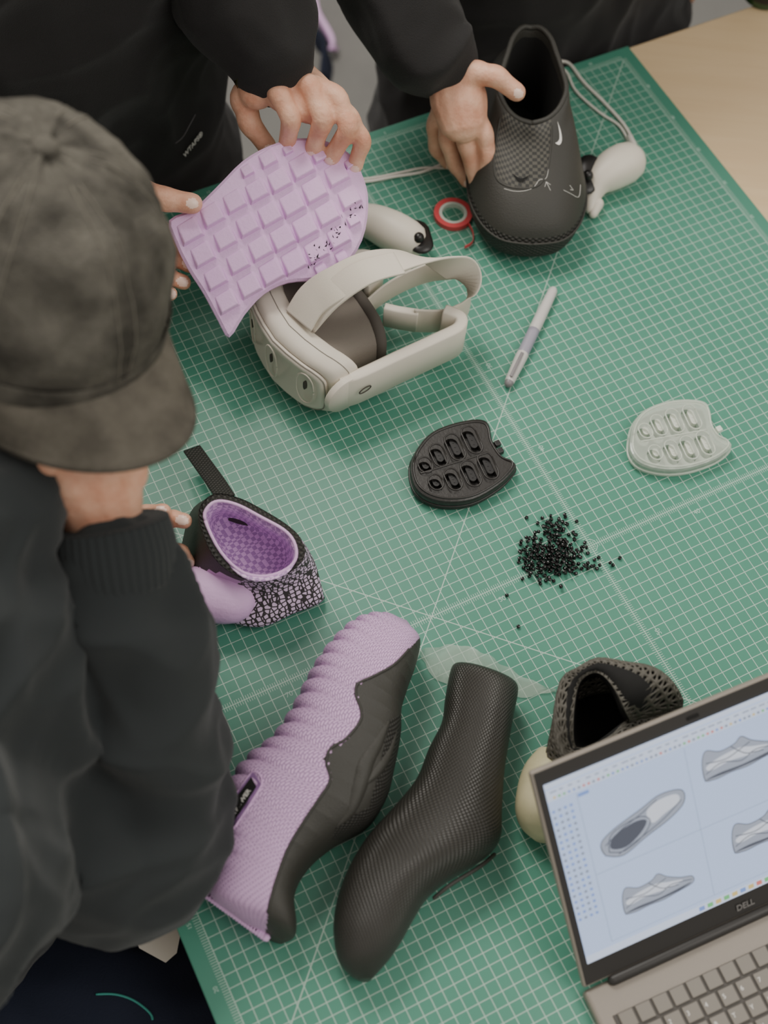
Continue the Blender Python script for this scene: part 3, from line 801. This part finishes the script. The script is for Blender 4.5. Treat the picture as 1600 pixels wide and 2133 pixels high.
mk('cord',tube([P(*p,.003) for p in ((1158,140),(1180,150),(1200,190),(1250,235),(1290,262),(1312,300))],.0018,nr=8),m_cable,cb)
mk('strap_clip',tube([P(1312,285,.006),P(1326,318,.012)],[.004,.005]),m_cable,cb)
cb2=root('cable',P(860,350,0),'white cable running from shoe to headset','cable')
mk('cord',tube([P(*p,.003) for p in ((955,330),(930,338),(880,358),(820,368),(765,378),(700,380))],.002,nr=8),m_cable,cb2)
mk('cord',tube([P(*p,.003) for p in ((960,345),(930,350),(880,350),(830,360),(765,372),(700,372))],.0016,nr=8),m_cable,cb2)

tc_=P(943,450,0)
tr=root('tape_roll',tc_,'small red tape roll with pale core on the mat','tape')
def ringgeo(c,ro,ri,h0,h1,n=40):
    R=[]
    for r,h in ((ri,h0),(ro,h0),(ro,h1),(ri,h1),(ri,h0)):
        R.append([c+V((r*math.cos(2*math.pi*k/n),r*math.sin(2*math.pi*k/n),h)) for k in range(n)])
    return rings(R,False,False)
mk('tape',ringgeo(tc_,.0245,.0180,.0,.007),m_red,tr,smooth=False)
mk('core',ringgeo(tc_,.0178,.0142,.0,.0068),m_tape,tr,smooth=False)
mk('loose_end',ribbon([P(975,465,.004),P(985,485,.004),P(984,505,.004),P(968,515,.004)],[Z]*4,.006,.0006),m_red,tr)

mkr=root('marker_pen',P(1105,700,0),'grey felt marker pen with clip lying on the mat','pen')
a=P(1152,605,.007); b=P(1060,798,.007); L=lambda t:a.lerp(b,t)
mk('barrel',tube([L(.0),L(.03),L(.3),L(.45)],[.0050,.0060,.0070,.0070],nr=20),m_marker,mkr)
mk('label_band',tube([L(.44),L(.72)],[.0071,.0071],nr=20,rnd=False),mat('marker_band',(158,154,168),.4),mkr)
mk('pen_cap',tube([L(.70),L(.75),L(.98)],[.0074,.0074,.0060],nr=20),m_marker,mkr)
mk('clip',ribbon([L(.72)+Z*.0078,L(.85)+Z*.0086,L(.97)+Z*.008],[(b-a).cross(Z).normalized()]*3,.004,.0012),m_marker2,mkr)
mk('tip_band',tube([L(.965),L(1.0)],[.006,.0055],nr=16),m_marker2,mkr)

# ------------------------------------------------ pods
def capw(cx,cy,dx,dy,ln,rd,h1,n=10):
    A=P(cx-dx*ln,cy-dy*ln,h1); Bq=P(cx+dx*ln,cy+dy*ln,h1); t=(Bq-A); t.z=0
    if t.length<1e-5: t=V((1,0,0))
    t.normalize(); s=V((-t.y,t.x,0)); w=[]
    for k in range(n+1):
        an=math.pi*k/n; w.append(A+s*rd*math.cos(an)-t*rd*math.sin(an))
    for k in range(n+1):
        an=math.pi*k/n; w.append(Bq-s*rd*math.cos(an)+t*rd*math.sin(an))
    return w
def capsule(cx,cy,dx,dy,ln,rd,h0,h1,n=10):
    w=capw(cx,cy,dx,dy,ln,rd,h1,n)
    vs=[V((p.x,p.y,T+h0)) for p in w]+[V((p.x,p.y,T+h1)) for p in w]; N=len(w)
    fs=[(j,(j+1)%N,N+(j+1)%N,N+j) for j in range(N)]+[tuple(reversed(range(N))),tuple(range(N,2*N))]
    return (vs,fs,None)
def pod(out,holes,inner,H_,mt,mtin,label,tabpx):
    c=P(sum(p[0] for p in out)/len(out),sum(p[1] for p in out)/len(out),0)
    r=root('cushion_pod',c,label,'sole cushion')
    g=prism(out,0,H_,.004,4)
    me=bpy.data.meshes.new('t'); me.from_pydata([tuple(v) for v in g[0]],[],g[1]); fixn(me)
    cut=join([capsule(x,y,dx,dy,l,rd,H_-.009,H_+.01) for x,y,dx,dy,l,rd in holes])
    cme=bpy.data.meshes.new('c'); cme.from_pydata([tuple(v) for v in cut[0]],[],cut[1]); fixn(cme)
    co=bpy.data.objects.new('c',cme); bpy.context.scene.collection.objects.link(co)
    r2=evalmesh(me,[('BOOLEAN',dict(operation='DIFFERENCE',object=co,solver='EXACT'))]); bpy.data.objects.remove(co)
    mk('pod_shell',r2,mt,r,smooth=False)
    for x,y,dx,dy,l,rd in holes:
        mk('cell_insert',join([capsule(x,y,dx,dy,l*.7,rd*.5,H_-.009,H_-.0035)]+[capsule(x+dx*l*q,y+dy*l*q,1,0,.5,.0007,H_-.0036,H_-.003) for q in (-.6,0,.6)]),mtin,r,smooth=False)
        w=capw(x,y,dx,dy,l,rd+.0004,H_)
        mk('cell_rim',tube(w+[w[0]],.0011,nr=6,ns=1,rnd=False),mt,r)
    rimpx=[(x+(inner[0]-x)*.07,y+(inner[1]-y)*.09) for x,y in out]
    rim=crs([P(x,y,H_) for x,y in rimpx],4,True)
    mk('rim_bead',tube(rim+[rim[0]],.0014,nr=6,ns=1,rnd=False),mt,r)
    q=[p-Z*.011 for p in crs([P(x,y,H_) for x,y in out],4,True)]
    mk('edge_bead',tube(q+[q[0]],.0014,nr=6,ns=1,rnd=False),mt,r)
    for x,y in tabpx: mk('latch',rbox(P(x,y,H_*.6),(Bx,Ax,Z),(.007,.007,.007),.001),mtin,r,smooth=False)
    p0=P((holes[0][0]+holes[4][0])/2-20,(holes[0][1]+holes[4][1])/2,H_); p1=P((holes[3][0]+holes[7][0])/2+15,(holes[3][1]+holes[7][1])/2,H_)
    mk('center_ridge',tube([p0,p1],.0012,nr=6),mt,r)
    return r
bo=[(857,955),(858,1000),(880,1030),(925,1045),(985,1040),(1040,1010),(1072,978),(1074,962),(1052,952),(1038,935),(1026,912),(1022,888),(1012,874),(985,871),(935,882),(890,905)]
dh=(.42,.9)
pod(bo,[(886,968,*dh,4,.0074),(914,948,*dh,12,.0076),(948,931,*dh,16,.0080),(983,916,*dh,17,.0080),(908,1004,*dh,4,.0074),(944,998,*dh,11,.0076),(981,986,*dh,15,.0080),(1017,970,*dh,16,.0080)],(960,960),.02,m_pod,m_podin,'black moulded cushioning pod with eight oval cells',[(1036,925),(1042,940)])
co_=[(1313,905),(1313,938),(1335,965),(1385,978),(1440,974),(1495,955),(1524,932),(1522,918),(1500,905),(1486,880),(1482,855),(1470,835),(1435,829),(1390,833),(1345,850),(1322,875)]
pod(co_,[(1345,897,*dh,4,.0070),(1373,885,*dh,11,.0070),(1406,876,*dh,14,.0074),(1442,868,*dh,15,.0074),(1366,942,*dh,4,.0070),(1402,938,*dh,11,.0070),(1436,932,*dh,13,.0074),(1470,922,*dh,14,.0074)],(1415,905),.018,m_clear,m_clearin,'translucent milky cushioning pod with eight oval cells',[(1497,895)])

# ------------------------------------------------ pellets
pm=tube([V((0,0,-.0014)),V((0,0,.0014))],.0022,nr=8,ns=1,rnd=False)
pme=bpy.data.meshes.new('pellet'); pme.from_pydata([tuple(v) for v in pm[0]],[],pm[1])
pme=evalmesh(pme,[('BEVEL',dict(width=.0007,segments=2))]); pme.materials.append(m_pellet); pme.polygons.foreach_set('use_smooth',[True]*len(pme.polygons))
placed=[]
def drop(u,v,mind=.0043):
    p=P(u,v,.0022)
    for h in range(3):
        if all((p.xy-q.xy).length>mind or abs(q.z-(T+.0022+h*.0034))>.003 for q in placed):
            q=V((p.x,p.y,T+.0022+h*.0034))
            if h==0 or any((p.xy-k.xy).length<.0042 and abs(k.z-q.z+.0034)<.001 for k in placed):
                placed.append(q); return True
    return False
n=0
while len(placed)<285 and n<9000:
    n+=1; r=random.random()
    if r<.80: u,v=random.gauss(1143,27),random.gauss(1164,18)
    elif r<.93: u,v=random.gauss(1160,20),random.gauss(1108,18)
    elif r<.97: u,v=random.gauss(1150,40),random.gauss(1160,25)
    else: u,v=random.gauss(1225,30),random.gauss(1180,9)
    if u<1080 or v<1072: continue
    drop(u,v)
for u,v in ((1097,1078),(1085,1130),(1092,1150),(1056,1240),(1080,1305),(1277,1177),(1270,1175),(1248,1180),(1222,1140),(1168,1225)): drop(u,v)
for q in placed:
    o=bpy.data.objects.new('pellet',pme); bpy.context.scene.collection.objects.link(o); o.location=q
    o.rotation_euler=(random.choice((0,1.57,.4)),random.uniform(-.3,.3),random.uniform(0,6.28))
    o['label']='small glossy black plastic pellet on the mat'; o['category']='pellet'; o['group']='spilled black pellets'

# ------------------------------------------------ cut shoe (lavender interior)
cs=root('cut_shoe_sample',P(520,1190,0),'sectioned shoe heel, black shell with woven lavender lining','shoe sample')
rim=[(428,1085),(432,1058),(455,1044),(495,1052),(545,1078),(590,1103),(612,1128),(617,1160),(598,1185),(555,1200),(505,1192),(460,1150)]
rout=[(415,1085),(420,1050),(450,1030),(500,1040),(550,1065),(600,1096),(628,1125),(634,1160),(605,1192),(555,1208),(498,1202),(445,1160)]
mid1=[(390,1110),(400,1062),(440,1050),(505,1065),(560,1090),(612,1118),(645,1150),(656,1190),(600,1225),(545,1240),(470,1220),(410,1190)]
base=[(375,1160),(395,1110),(440,1100),(505,1110),(565,1130),(620,1160),(655,1200),(672,1247),(608,1276),(544,1302),(470,1290),(400,1270)]
def PL(l,h): return [P(u,v,hh) for (u,v),hh in zip(l,h if isinstance(h,list) else [h]*len(l))]
hr=[.10,.105,.107,.105,.100,.096,.092,.086,.082,.080,.084,.092]
inn=lambda s,h:[P(525+(u-525)*s,1125+(v-1125)*s+14,h) for u,v in rim]
g=stack([PL(base,0.004),PL(base,.018),PL(mid1,.045),PL(rout,[x-.004 for x in hr]),PL(rout,hr),PL(rim,[x+.001 for x in hr]),inn(.96,.085),inn(.88,.055),inn(.74,.03),inn(.4,.026)],4,5)
co=mk('heel_shell',g,[m_shblk,m_latt,m_purple,m_puri,m_shcap],cs)
n=48; nl=5
for p in co.data.polygons:
    i=p.index//n
    j=p.index%n
    if i>=5*nl-1: p.material_index=3
    elif i>=3*nl: p.material_index=4
    if i<3*nl+3 and j>=6*4-2 and j<=10*4-2: p.material_index=1
    if i<3*nl-2 and (j>10*4-2 or j<2): p.material_index=2
for p in co.data.polygons:
    c=p.center+WL[co]; x,y=proj(c)
    if p.material_index==2 and p.index//n<15 and y<1188: p.material_index=0
rp=crs(PL(rim,[x+.002 for x in hr]),4,True)
mk('lining_edge',tube(rp+[rp[0]],.0018,nr=8,ns=1,rnd=False),m_purple,cs)
mk('foam_midsole',tube([P(340,1235,.032),P(420,1238,.034),P(478,1246,.034)],[.028,.030,.028],nr=20,flat=.9),m_purple,cs)
mk('heel_pull',ribbon([P(400,935,.03),P(425,970,.05),P(450,1005,.075),P(470,1036,.098)],[V((1,.3,.1))]*4,.020,.003),m_shcap,cs)
tt=[]
for i in range(30):
    t=i/29; a_=V((545,1300,0)).lerp(V((671,1245,0)),t); p=P(a_.x,a_.y,.006); tt.append(ball(p,.0028+.001*random.random(),nu=6,nv=4))
mk('cut_edge_teeth',join(tt),m_shblk,cs)

# ------------------------------------------------ lavender/black shoe on its side
shp=root('shoe',P(650,1650,0),'prototype shoe on its side, lavender sole and black upper','shoe')
st=[(845,1292,868,1325,.030,.004,.03),(790,1290,875,1345,.035,.03,.033),(742,1305,866,1385,.036,.042,.034),(700,1342,850,1430,.037,.050,.035),(662,1392,836,1480,.037,.054,.035),(636,1440,834,1535,.037,.056,.035),(606,1497,822,1600,.037,.058,.035),(568,1550,806,1660,.037,.058,.035),(515,1592,765,1722,.037,.056,.035),(475,1650,690,1765,.036,.054,.034),(458,1730,640,1810,.036,.05,.034),(452,1800,614,1862,.036,.047,.034),(438,1862,618,1925,.034,.042,.032),(478,1900,612,1950,.032,.03,.03),(520,1930,590,1960,.03,.006,.028)]
def scf(t):
    if t<.04 or t>.80: return 0
    x=(t*26)%1
    return .0070*(1-abs(2*x-1)**2.5)-.004
so=mk('shoe_body',lrloft(st,26,160,.66,scal=scf),[m_purkn,m_shblk,m_shcap],shp)
blk=[(873,1330),(852,1352),(820,1385),(775,1410),(745,1425),(742,1450),(752,1478),(750,1503),(722,1538),(688,1560),(680,1590),(688,1625),(664,1665),(640,1700),(612,1745),(592,1785),(570,1850),(558,1900),(550,1975),(700,2000),(760,1800),(900,1700),(920,1400),(890,1300)]
blk_c=[(p[0],p[1]) for p in crs([(a,b,0) for a,b in blk[:18]],5)]+blk[18:]
paint(so,blk_c,1)
paint(so,[(850,1480),(838,1560),(830,1640),(790,1720),(745,1750),(690,1750),(700,1720),(770,1680),(790,1600),(810,1500)],2)
bv=bvh_of(so)
q=onsurf(bv,blk[1:18],.0014,ns=10,off=.0002,nr=8)
if q: mk('overlay_edge',q,m_shblk,shp)
for pl,w_ in (([(700,1725),(732,1690),(752,1630),(765,1585),(790,1545),(812,1500)],.011),([(752,1640),(785,1610),(812,1570),(828,1520)],.007)):
    q=onsurf(bv,pl,w_,ns=8,taper=True,nr=20,k=.74)
    if q: mk('upper_ridge',q,m_shblk,shp)
lg=[]
for i in range(22):
    t=i/21; p=V((432,1868,0)).lerp(V((552,1955,0)),t); lg.append(ball(P(p.x+2,p.y-3,.03),.0045,nu=6,nv=5))
mk('toe_tread_edge',join(lg),m_purple,shp)
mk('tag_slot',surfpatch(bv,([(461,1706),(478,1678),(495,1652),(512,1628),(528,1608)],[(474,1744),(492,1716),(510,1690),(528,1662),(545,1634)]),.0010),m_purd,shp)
q=onsurf(bv,[(463,1702),(478,1676),(495,1650),(512,1626),(526,1608),(540,1612),(546,1632),(528,1664),(510,1692),(492,1718),(476,1742)],.0008,ns=5,off=.0004)
if q: mk('slot_rim',q,m_purple,shp)
mk('tag',surfpatch(bv,([(463,1712),(480,1686),(496,1660),(512,1637),(524,1621)],[(474,1737),(490,1711),(507,1685),(522,1661),(535,1640)]),.0018),m_dark,shp)
l0,n0=hit(bv,475,1724,.0028); l1,_=hit(bv,526,1645,.0028)
if l0 and l1: mk('tag_lettering',textgeo('OVER POWER',.0064,l0,l1-l0,n0.cross(l1-l0),bold=.0002),m_txt,shp,smooth=False)

# ------------------------------------------------ sock form
sk=root('shoe_form',P(880,1700,0),'black mesh-textured foot form lying on the mat','shoe form')
st=[(955,1385,1068,1418,.034,.010,.030),(940,1392,1079,1438,.035,.028,.033),(928,1450,1070,1490,.037,.033,.035),(920,1505,1060,1545,.037,.034,.035),(893,1560,1050,1612,.038,.036,.036),(866,1625,1045,1690,.039,.040,.037),(818,1685,1040,1752,.040,.042,.038),(770,1738,1000,1795,.040,.043,.038),(736,1790,930,1838,.039,.043,.037),(711,1845,890,1872,.038,.041,.036),(697,1900,862,1915,.037,.037,.035),(695,1950,840,1955,.036,.032,.034),(705,2000,816,1992,.034,.023,.031),(728,2028,790,2022,.031,.013,.028),(750,2040,775,2038,.029,.005,.02)]
mk('form_body',lrloft(st,10,72,.92),m_sock,sk)
mk('form_seam',tube([P(905,1870,.045),P(940,1842,.05),P(1000,1805,.045),P(1030,1780,.03)],.002,nr=6),m_shblk,sk)
fa=[(868,1356),(915,1346),(962,1344),(1008,1360),(1050,1386),(1100,1414),(1157,1437)]
fb=[(880,1372),(905,1412),(950,1432),(1000,1442),(1050,1450),(1105,1451),(1157,1438)]
A_=crs([(*p,0) for p in fa],6); B_=crs([(*p,0) for p in fb],6); vs=[]; nc=7
for i,(p,q) in enumerate(zip(A_,B_)):
    for k in range(nc):
        t=k/(nc-1); u=p[0]+(q[0]-p[0])*t; v=p[1]+(q[1]-p[1])*t
        hgt=.0012+.010*(1-t)**2*(.5+.5*math.sin(i*.35))+.0015*abs(math.sin(i*.9+k))
        vs.append(P(u+2*math.sin(i*1.3),v+2*math.cos(i*1.1+k),hgt))
fs=[(i*nc+k,i*nc+k+1,(i+1)*nc+k+1,(i+1)*nc+k) for i in range(len(A_)-1) for k in range(nc-1)]
mk('film_sheet',(vs,fs,None),m_sheet,label='torn piece of translucent plastic film beside the foot form',cat='film')

# ------------------------------------------------ lattice heel on beige form
lt=root('lattice_shoe_sample',P(1230,1600,0),'black lattice-printed shoe collar on a beige foot form','shoe sample')
top=[(1172,1415),(1205,1392),(1245,1372),(1300,1380),(1355,1392),(1395,1425),(1412,1470),(1350,1490),(1310,1500),(1255,1545),(1185,1575),(1160,1500)]
tin=[(1200,1440),(1215,1410),(1240,1400),(1262,1412),(1285,1445),(1300,1480),(1310,1500),(1290,1520),(1260,1545),(1225,1560),(1195,1555),(1192,1500)]
ht=[.11,.12,.125,.13,.13,.12,.10,.09,.09,.085,.085,.1]
lowr=[(1150,1540),(1180,1470),(1240,1440),(1310,1440),(1370,1450),(1410,1480),(1430,1530),(1370,1570),(1320,1590),(1260,1610),(1190,1620),(1140,1590)]
g0=stack([PL(lowr,.03),PL(lowr,.055),PL([( (a[0]*.7+b[0]*.3),(a[1]*.7+b[1]*.3)) for a,b in zip(top,lowr)],.09),PL(top,ht),PL(tin,[h-.004 for h in ht])],3,4,False,False)
bm=bmesh.new(); tm=bpy.data.meshes.new('t'); tm.from_pydata([tuple(v) for v in g0[0]],[],g0[1]); bm.from_mesh(tm); bmesh.ops.triangulate(bm,faces=bm.faces); bm.to_mesh(tm); bm.free()
lw=evalmesh(tm,[('WIREFRAME',dict(thickness=.0046,use_replace=True,use_even_offset=False)),('SUBSURF',dict(levels=1,render_levels=1))])
mk('lattice_shell',lw,m_lat3,lt,smooth=True)
g1=stack([PL([(1285+(u-1285)*.93,1510+(v-1510)*.93) for u,v in lowr],.03),PL([(1285+(u-1285)*.93,1490+(v-1490)*.93) for u,v in top],[h-.006 for h in ht]),PL(tin,[h-.005 for h in ht]),PL([(1245+(u-1245)*.85,1500+(v-1500)*.85) for u,v in tin],.05),PL([(1245+(u-1245)*.6,1510+(v-1510)*.6) for u,v in tin],.035)],2,3)
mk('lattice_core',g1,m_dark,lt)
mk('beige_form',lrloft([(1120,1560,1240,1600,.04,.02,.03),(1095,1590,1225,1640,.037,.032,.034),(1080,1630,1210,1690,.035,.032,.032),(1074,1680,1190,1730,.033,.028,.03),(1085,1715,1170,1745,.03,.018,.026),(1110,1738,1150,1750,.028,.004,.02)],6,32,.9),m_beige,lt,label='beige translucent foot form')

# ------------------------------------------------ laptop
hl=P(1218,2068,.018); hx_=(P(1600,1893,.018)-hl).normalized(); hy_=V((hx_.y,-hx_.x,0))
LW=.325; LD=.225
lp=root('laptop',hl-Z*.018+hx_*LW/2+hy_*LD/2,'open grey laptop showing shoe models on its screen','laptop')
tl=P(1121,1612,.178)
ld=(tl-hl); ld=(ld-hx_*ld.dot(hx_)); LH=ld.length; ld.normalize(); ln=hx_.cross(ld).normalized()
if ln.dot(CAM-hl)<0: ln=-ln
mk('base',rbox(hl+hx_*LW/2+hy_*(LD/2-.002)-Z*.0095,(hx_,hy_,Z),(LW,LD,.015),.004,3),m_lap,lp,smooth=False)
lidc=hl+hx_*LW/2+ld*(LH/2+.004)-ln*.003
mk('lid',rbox(lidc,(hx_,ld,ln),(LW,LH,.006),.0028,3),m_lap,lp,smooth=False)
mk('bezel',rbox(lidc+ln*.0028,(hx_,ld,ln),(LW-.006,LH-.005,.0012),.0004,1),m_bez,lp,smooth=False)
mk('hinge',tube([hl+hx_*.03+Z*.001,hl+hx_*(LW-.03)+Z*.001],.0055,nr=14,ns=2),m_bez,lp)
s0=hl+ld*.029+hx_*.009+ln*.0012
SW=LW-.018; SH=LH-.041
def SC(x,y,o=0): return s0+hx_*x+ld*y+ln*o
mk('screen',([SC(0,0),SC(SW,0),SC(SW,SH),SC(0,SH)],[(0,1,2,3)],None),m_scr,lp,smooth=False)
def quad(x0,y0,x1,y1,o=.0003): return ([SC(x0,y0,o),SC(x1,y0,o),SC(x1,y1,o),SC(x0,y1,o)],[(0,1,2,3)],None)
mk('screen_toolbar',join([quad(0,SH-.005,SW,SH),quad(0,SH-.018,SW,SH-.0065),quad(0,0,SW,.008)]),m_ui1,lp,smooth=False)
ic={0:[],1:[],2:[],3:[],4:[]}
for i in range(60):
    ic[random.choice((0,1,1,1,2,3,4))].append(quad(.006+i*.0049,SH-.0165,.0086+i*.0049,SH-.0142,.0005))
for i in range(26):
    ic[1].append(quad(.004+i*.009,SH-.0100,.004+i*.009+random.uniform(.003,.007),SH-.0088,.0005))
for j in range(19):
    for i in range(4):
        ic[random.choice((0,0,1))].append(quad(.002+i*.0058,SH-.03-j*.0064,.0048+i*.0058,SH-.0275-j*.0064,.0005))
for i in range(12): ic[random.choice((0,2,3,4,1))].append(quad(.12+i*.009,.002,.126+i*.009,.0065,.0005))
for k,mm in zip(range(5),(m_ui2,m_ui3,m_uir,m_uig,m_uiy)):
    if ic[k]: mk('screen_icons',join(ic[k]),mm,lp,smooth=False)
mk('screen_viewport_lines',join([quad(.028,.012,.0284,SH-.02),quad(.138,.012,.1384,SH-.02),quad(.028,.085,SW,.0854),quad(.028,.012,SW,.0123)]),m_ui3,lp,smooth=False)
mk('screen_active_tab',quad(.029,SH-.0245,.040,SH-.021,.0004),m_ui2,lp,smooth=False)
def scrshape(pts,o=.0006):
    q=crs([(x,y,0) for x,y in pts],4,True); n=len(q); return ([SC(p[0],p[1],o) for p in q],[tuple(range(n))],None)
def scrline(pts,w,o=.0011):
    q=crs([(x,y,0) for x,y in pts],5); vs=[]
    for i,p in enumerate(q):
        t=(q[min(i+1,len(q)-1)]-q[max(i-1,0)]).normalized(); n_=V((-t.y,t.x,0))*w
        vs+=[SC(p.x+n_.x,p.y+n_.y,o),SC(p.x-n_.x,p.y-n_.y,o)]
    return (vs,[(2*i,2*i+1,2*i+3,2*i+2) for i in range(len(q)-1)],None)
def shoeimg(cx,cy,s,top=False):
    if top:
        a=[(-1,-.40),(-.6,-.58),(0,-.36),(.6,-.16),(1,.10),(1,.45),(.5,.56),(0,.40),(-.7,.18),(-1.04,-.05)]; b=[(-.84,-.28),(-.5,-.40),(-.1,-.2),(.08,.05),(-.2,.14),(-.72,.0)]; c=[(.2,-.08),(.5,.02),(.9,.18),(.85,.4),(.4,.42),(.12,.26)]
        d=[[(-.95,-.15),(-.5,.1),(.0,.28),(.4,.46)],[(-.7,-.5),(0,-.28),(.5,-.08),(.95,.2)],[(-.9,-.35),(-.55,-.48),(-.05,-.28),(.16,.02),(-.1,.22),(-.75,.08),(-.9,-.35)]]
    else:
        a=[(-1,-.38),(-.7,-.44),(-.3,-.42),(.1,-.45),(.5,-.40),(1,-.32),(1.02,-.1),(.7,.02),(.35,.22),(.1,.44),(-.1,.32),(-.5,.28),(-.85,.44),(-1,.1)]; b=[(-.98,-.36),(-.2,-.40),(.6,-.38),(.98,-.28),(.5,-.31),(0,-.34),(-.6,-.31)]; c=[(-.9,.0),(-.5,.12),(0,.15),(.3,.05),(.75,-.1),(.3,-.16),(-.3,-.1),(-.8,-.15)]
        d=[[(-.95,-.2),(-.5,-.05),(0,-.22),(.4,-.08),(1,-.2)],[(-.9,.1),(-.4,.0),(.0,.1),(.3,.2)],[(-.2,.28),(.0,.05),(.2,-.1),(.6,-.18)]]
    f=lambda l,o:scrshape([(cx+x*s,cy+y*s*.9) for x,y in l],o)
    return f(a,.0006),f(b,.0009),f(c,.0009),join([scrline([(cx+x*s,cy+y*s*.9) for x,y in l],s*.011) for l in d]+[scrline([(cx+x*s,cy+y*s*.9) for x,y in a+[a[0]]],s*.010)])
for q in ((.084,.116,.043,True),(.083,.046,.036,False),(.192,.145,.040,False),(.207,.06,.040,False)):
    a_,b_,c_,d_=shoeimg(*q)
    mk('screen_shoe_view',a_,m_ui5,lp,smooth=False); mk('screen_shoe_shadow',b_,m_ui4,lp,smooth=False); mk('screen_shoe_highlight',c_,m_ui6,lp,smooth=False); mk('screen_shoe_lines',d_,m_ui4,lp,smooth=False)
mk('maker_logo',textgeo('DELL',.0088,hl+hx_*(LW/2+.004)+ld*.0135+ln*.0016,hx_,ld,bold=.0002),mat('logo_grey',(118,116,114),.4),lp,smooth=False)
mk('webcam',rbox(hl+hx_*(LW/2)+ld*(LH-.006)+ln*.0012,(hx_,ld,ln),(.012,.003,.0006),0),m_dark,lp,smooth=False)
mk('keyboard_well',rbox(hl+hx_*LW/2+hy_*.082-Z*.0018,(hx_,hy_,Z),(LW-.03,.108,.001),.0003,1),m_well,lp,smooth=False)
kme=None
leg=[]
rows=['`1234567890-=','QWERTYUIOP[]\\',"ASDFGHJKL;'",'ZXCVBNM,./']
for r in range(6):
    nk=15 if r else 16
    kw=(LW-.036)/nk
    for i in range(nk):
        cc=hl+hx_*(.018+kw*(i+.5))+hy_*(.036+r*.0182)-Z*.0002
        if kme is None or i==0:
            g=rbox(V((0,0,0)),(hx_,hy_,Z),(kw-.003,.0152,.002),.0006,1); kme=bpy.data.meshes.new('key'); kme.from_pydata([tuple(v) for v in g[0]],[],g[1]); kme.materials.append(m_key)
        o=bpy.data.objects.new('key',kme); bpy.context.scene.collection.objects.link(o); o.parent=lp; o.location=cc-WL[lp]
        if 1<=r<=4:
            s=rows[r-1]
            k=i-(0 if r==1 else 1)
            if 0<=k<len(s): leg.append(textgeo(s[k],.006,cc+Z*.0011-hx_*.006+hy_*.001,hx_,-hy_,ext=.0001))
mk('key_legends',join(leg),m_txt,lp,smooth=False)

# ------------------------------------------------ odds
gc=P(1592,-12,0)
gr=root('cup',gc,'dark green cup standing on the table','cup')
mk('cup_body',rings([[gc+V((r*math.cos(t*.2),r*math.sin(t*.2),h)) for t in range(31)] for r,h in ((.030,-.003),(.034,.002),(.036,.05),(.037,.09),(.034,.09),(.033,.02))],True,True),m_green,gr)
mk('lid_ring',rings([[gc+V((r*math.cos(t*.2),r*math.sin(t*.2),h)) for t in range(31)] for r,h in ((.0375,.012),(.0378,.016),(.0375,.02))],False,False),m_blkpl,gr)
fp=root('shoe_sample',P(655,70,-.75),'lavender and navy lattice shoe sample on the floor','shoe sample')
mk('foam_edge',ribbon([P(600,25,-.72),P(630,20,-.72),P(655,12,-.72),P(668,45,-.72),P(690,85,-.72),P(695,105,-.73)],[Z*.7+Ax*.5]*6,.035,.01),m_purple,fp)
mk('navy_lattice',ribbon([P(600,50,-.73),P(640,40,-.73),P(655,75,-.73),P(680,110,-.73),P(680,165,-.74)],[Z*.6+Ax*.6]*5,.05,.008),m_navy,fp)
mk('paper_sheet',prism([(270,1925),(380,1925),(368,1985),(345,2005),(290,1975)],-.09,-.089,.0003,0),m_paper,label='white paper sheet on the lap below the table edge',cat='paper')

# ------------------------------------------------ lights, world, camera
def area(loc,tgt,size,power,col):
    l=bpy.data.lights.new('ceiling_light','AREA'); l.energy=power; l.size=size; l.color=col; l.shape='SQUARE'
    o=bpy.data.objects.new('ceiling_light',l); bpy.context.scene.collection.objects.link(o); o.location=loc
    o.rotation_euler=(V(tgt)-V(loc)).to_track_quat('-Z','Y').to_euler()
area((-.9,1.9,3.0),(.1,.8,.75),1.0,60,(1,.95,.88))
area((1.6,.2,3.0),(.2,.8,.75),1.6,27,(1,.96,.9))
w=bpy.data.worlds.new('World'); bpy.context.scene.world=w; w.use_nodes=True
w.node_tree.nodes['Background'].inputs[0].default_value=(1,.945,.87,1); w.node_tree.nodes['Background'].inputs[1].default_value=.56
cd=bpy.data.cameras.new('Camera'); cam=bpy.data.objects.new('Camera',cd); bpy.context.scene.collection.objects.link(cam)
cd.sensor_fit='VERTICAL'; cd.sensor_height=36; cd.sensor_width=27; cd.lens=FP*36/2133
cam.matrix_world=Matrix((( right.x,up.x,-Fv.x,CAM.x),(right.y,up.y,-Fv.y,CAM.y),(right.z,up.z,-Fv.z,CAM.z),(0,0,0,1)))
cd.dof.use_dof=True; cd.dof.focus_distance=1.42; cd.dof.aperture_fstop=3.0
cd.clip_start=.05
bpy.context.scene.camera=cam
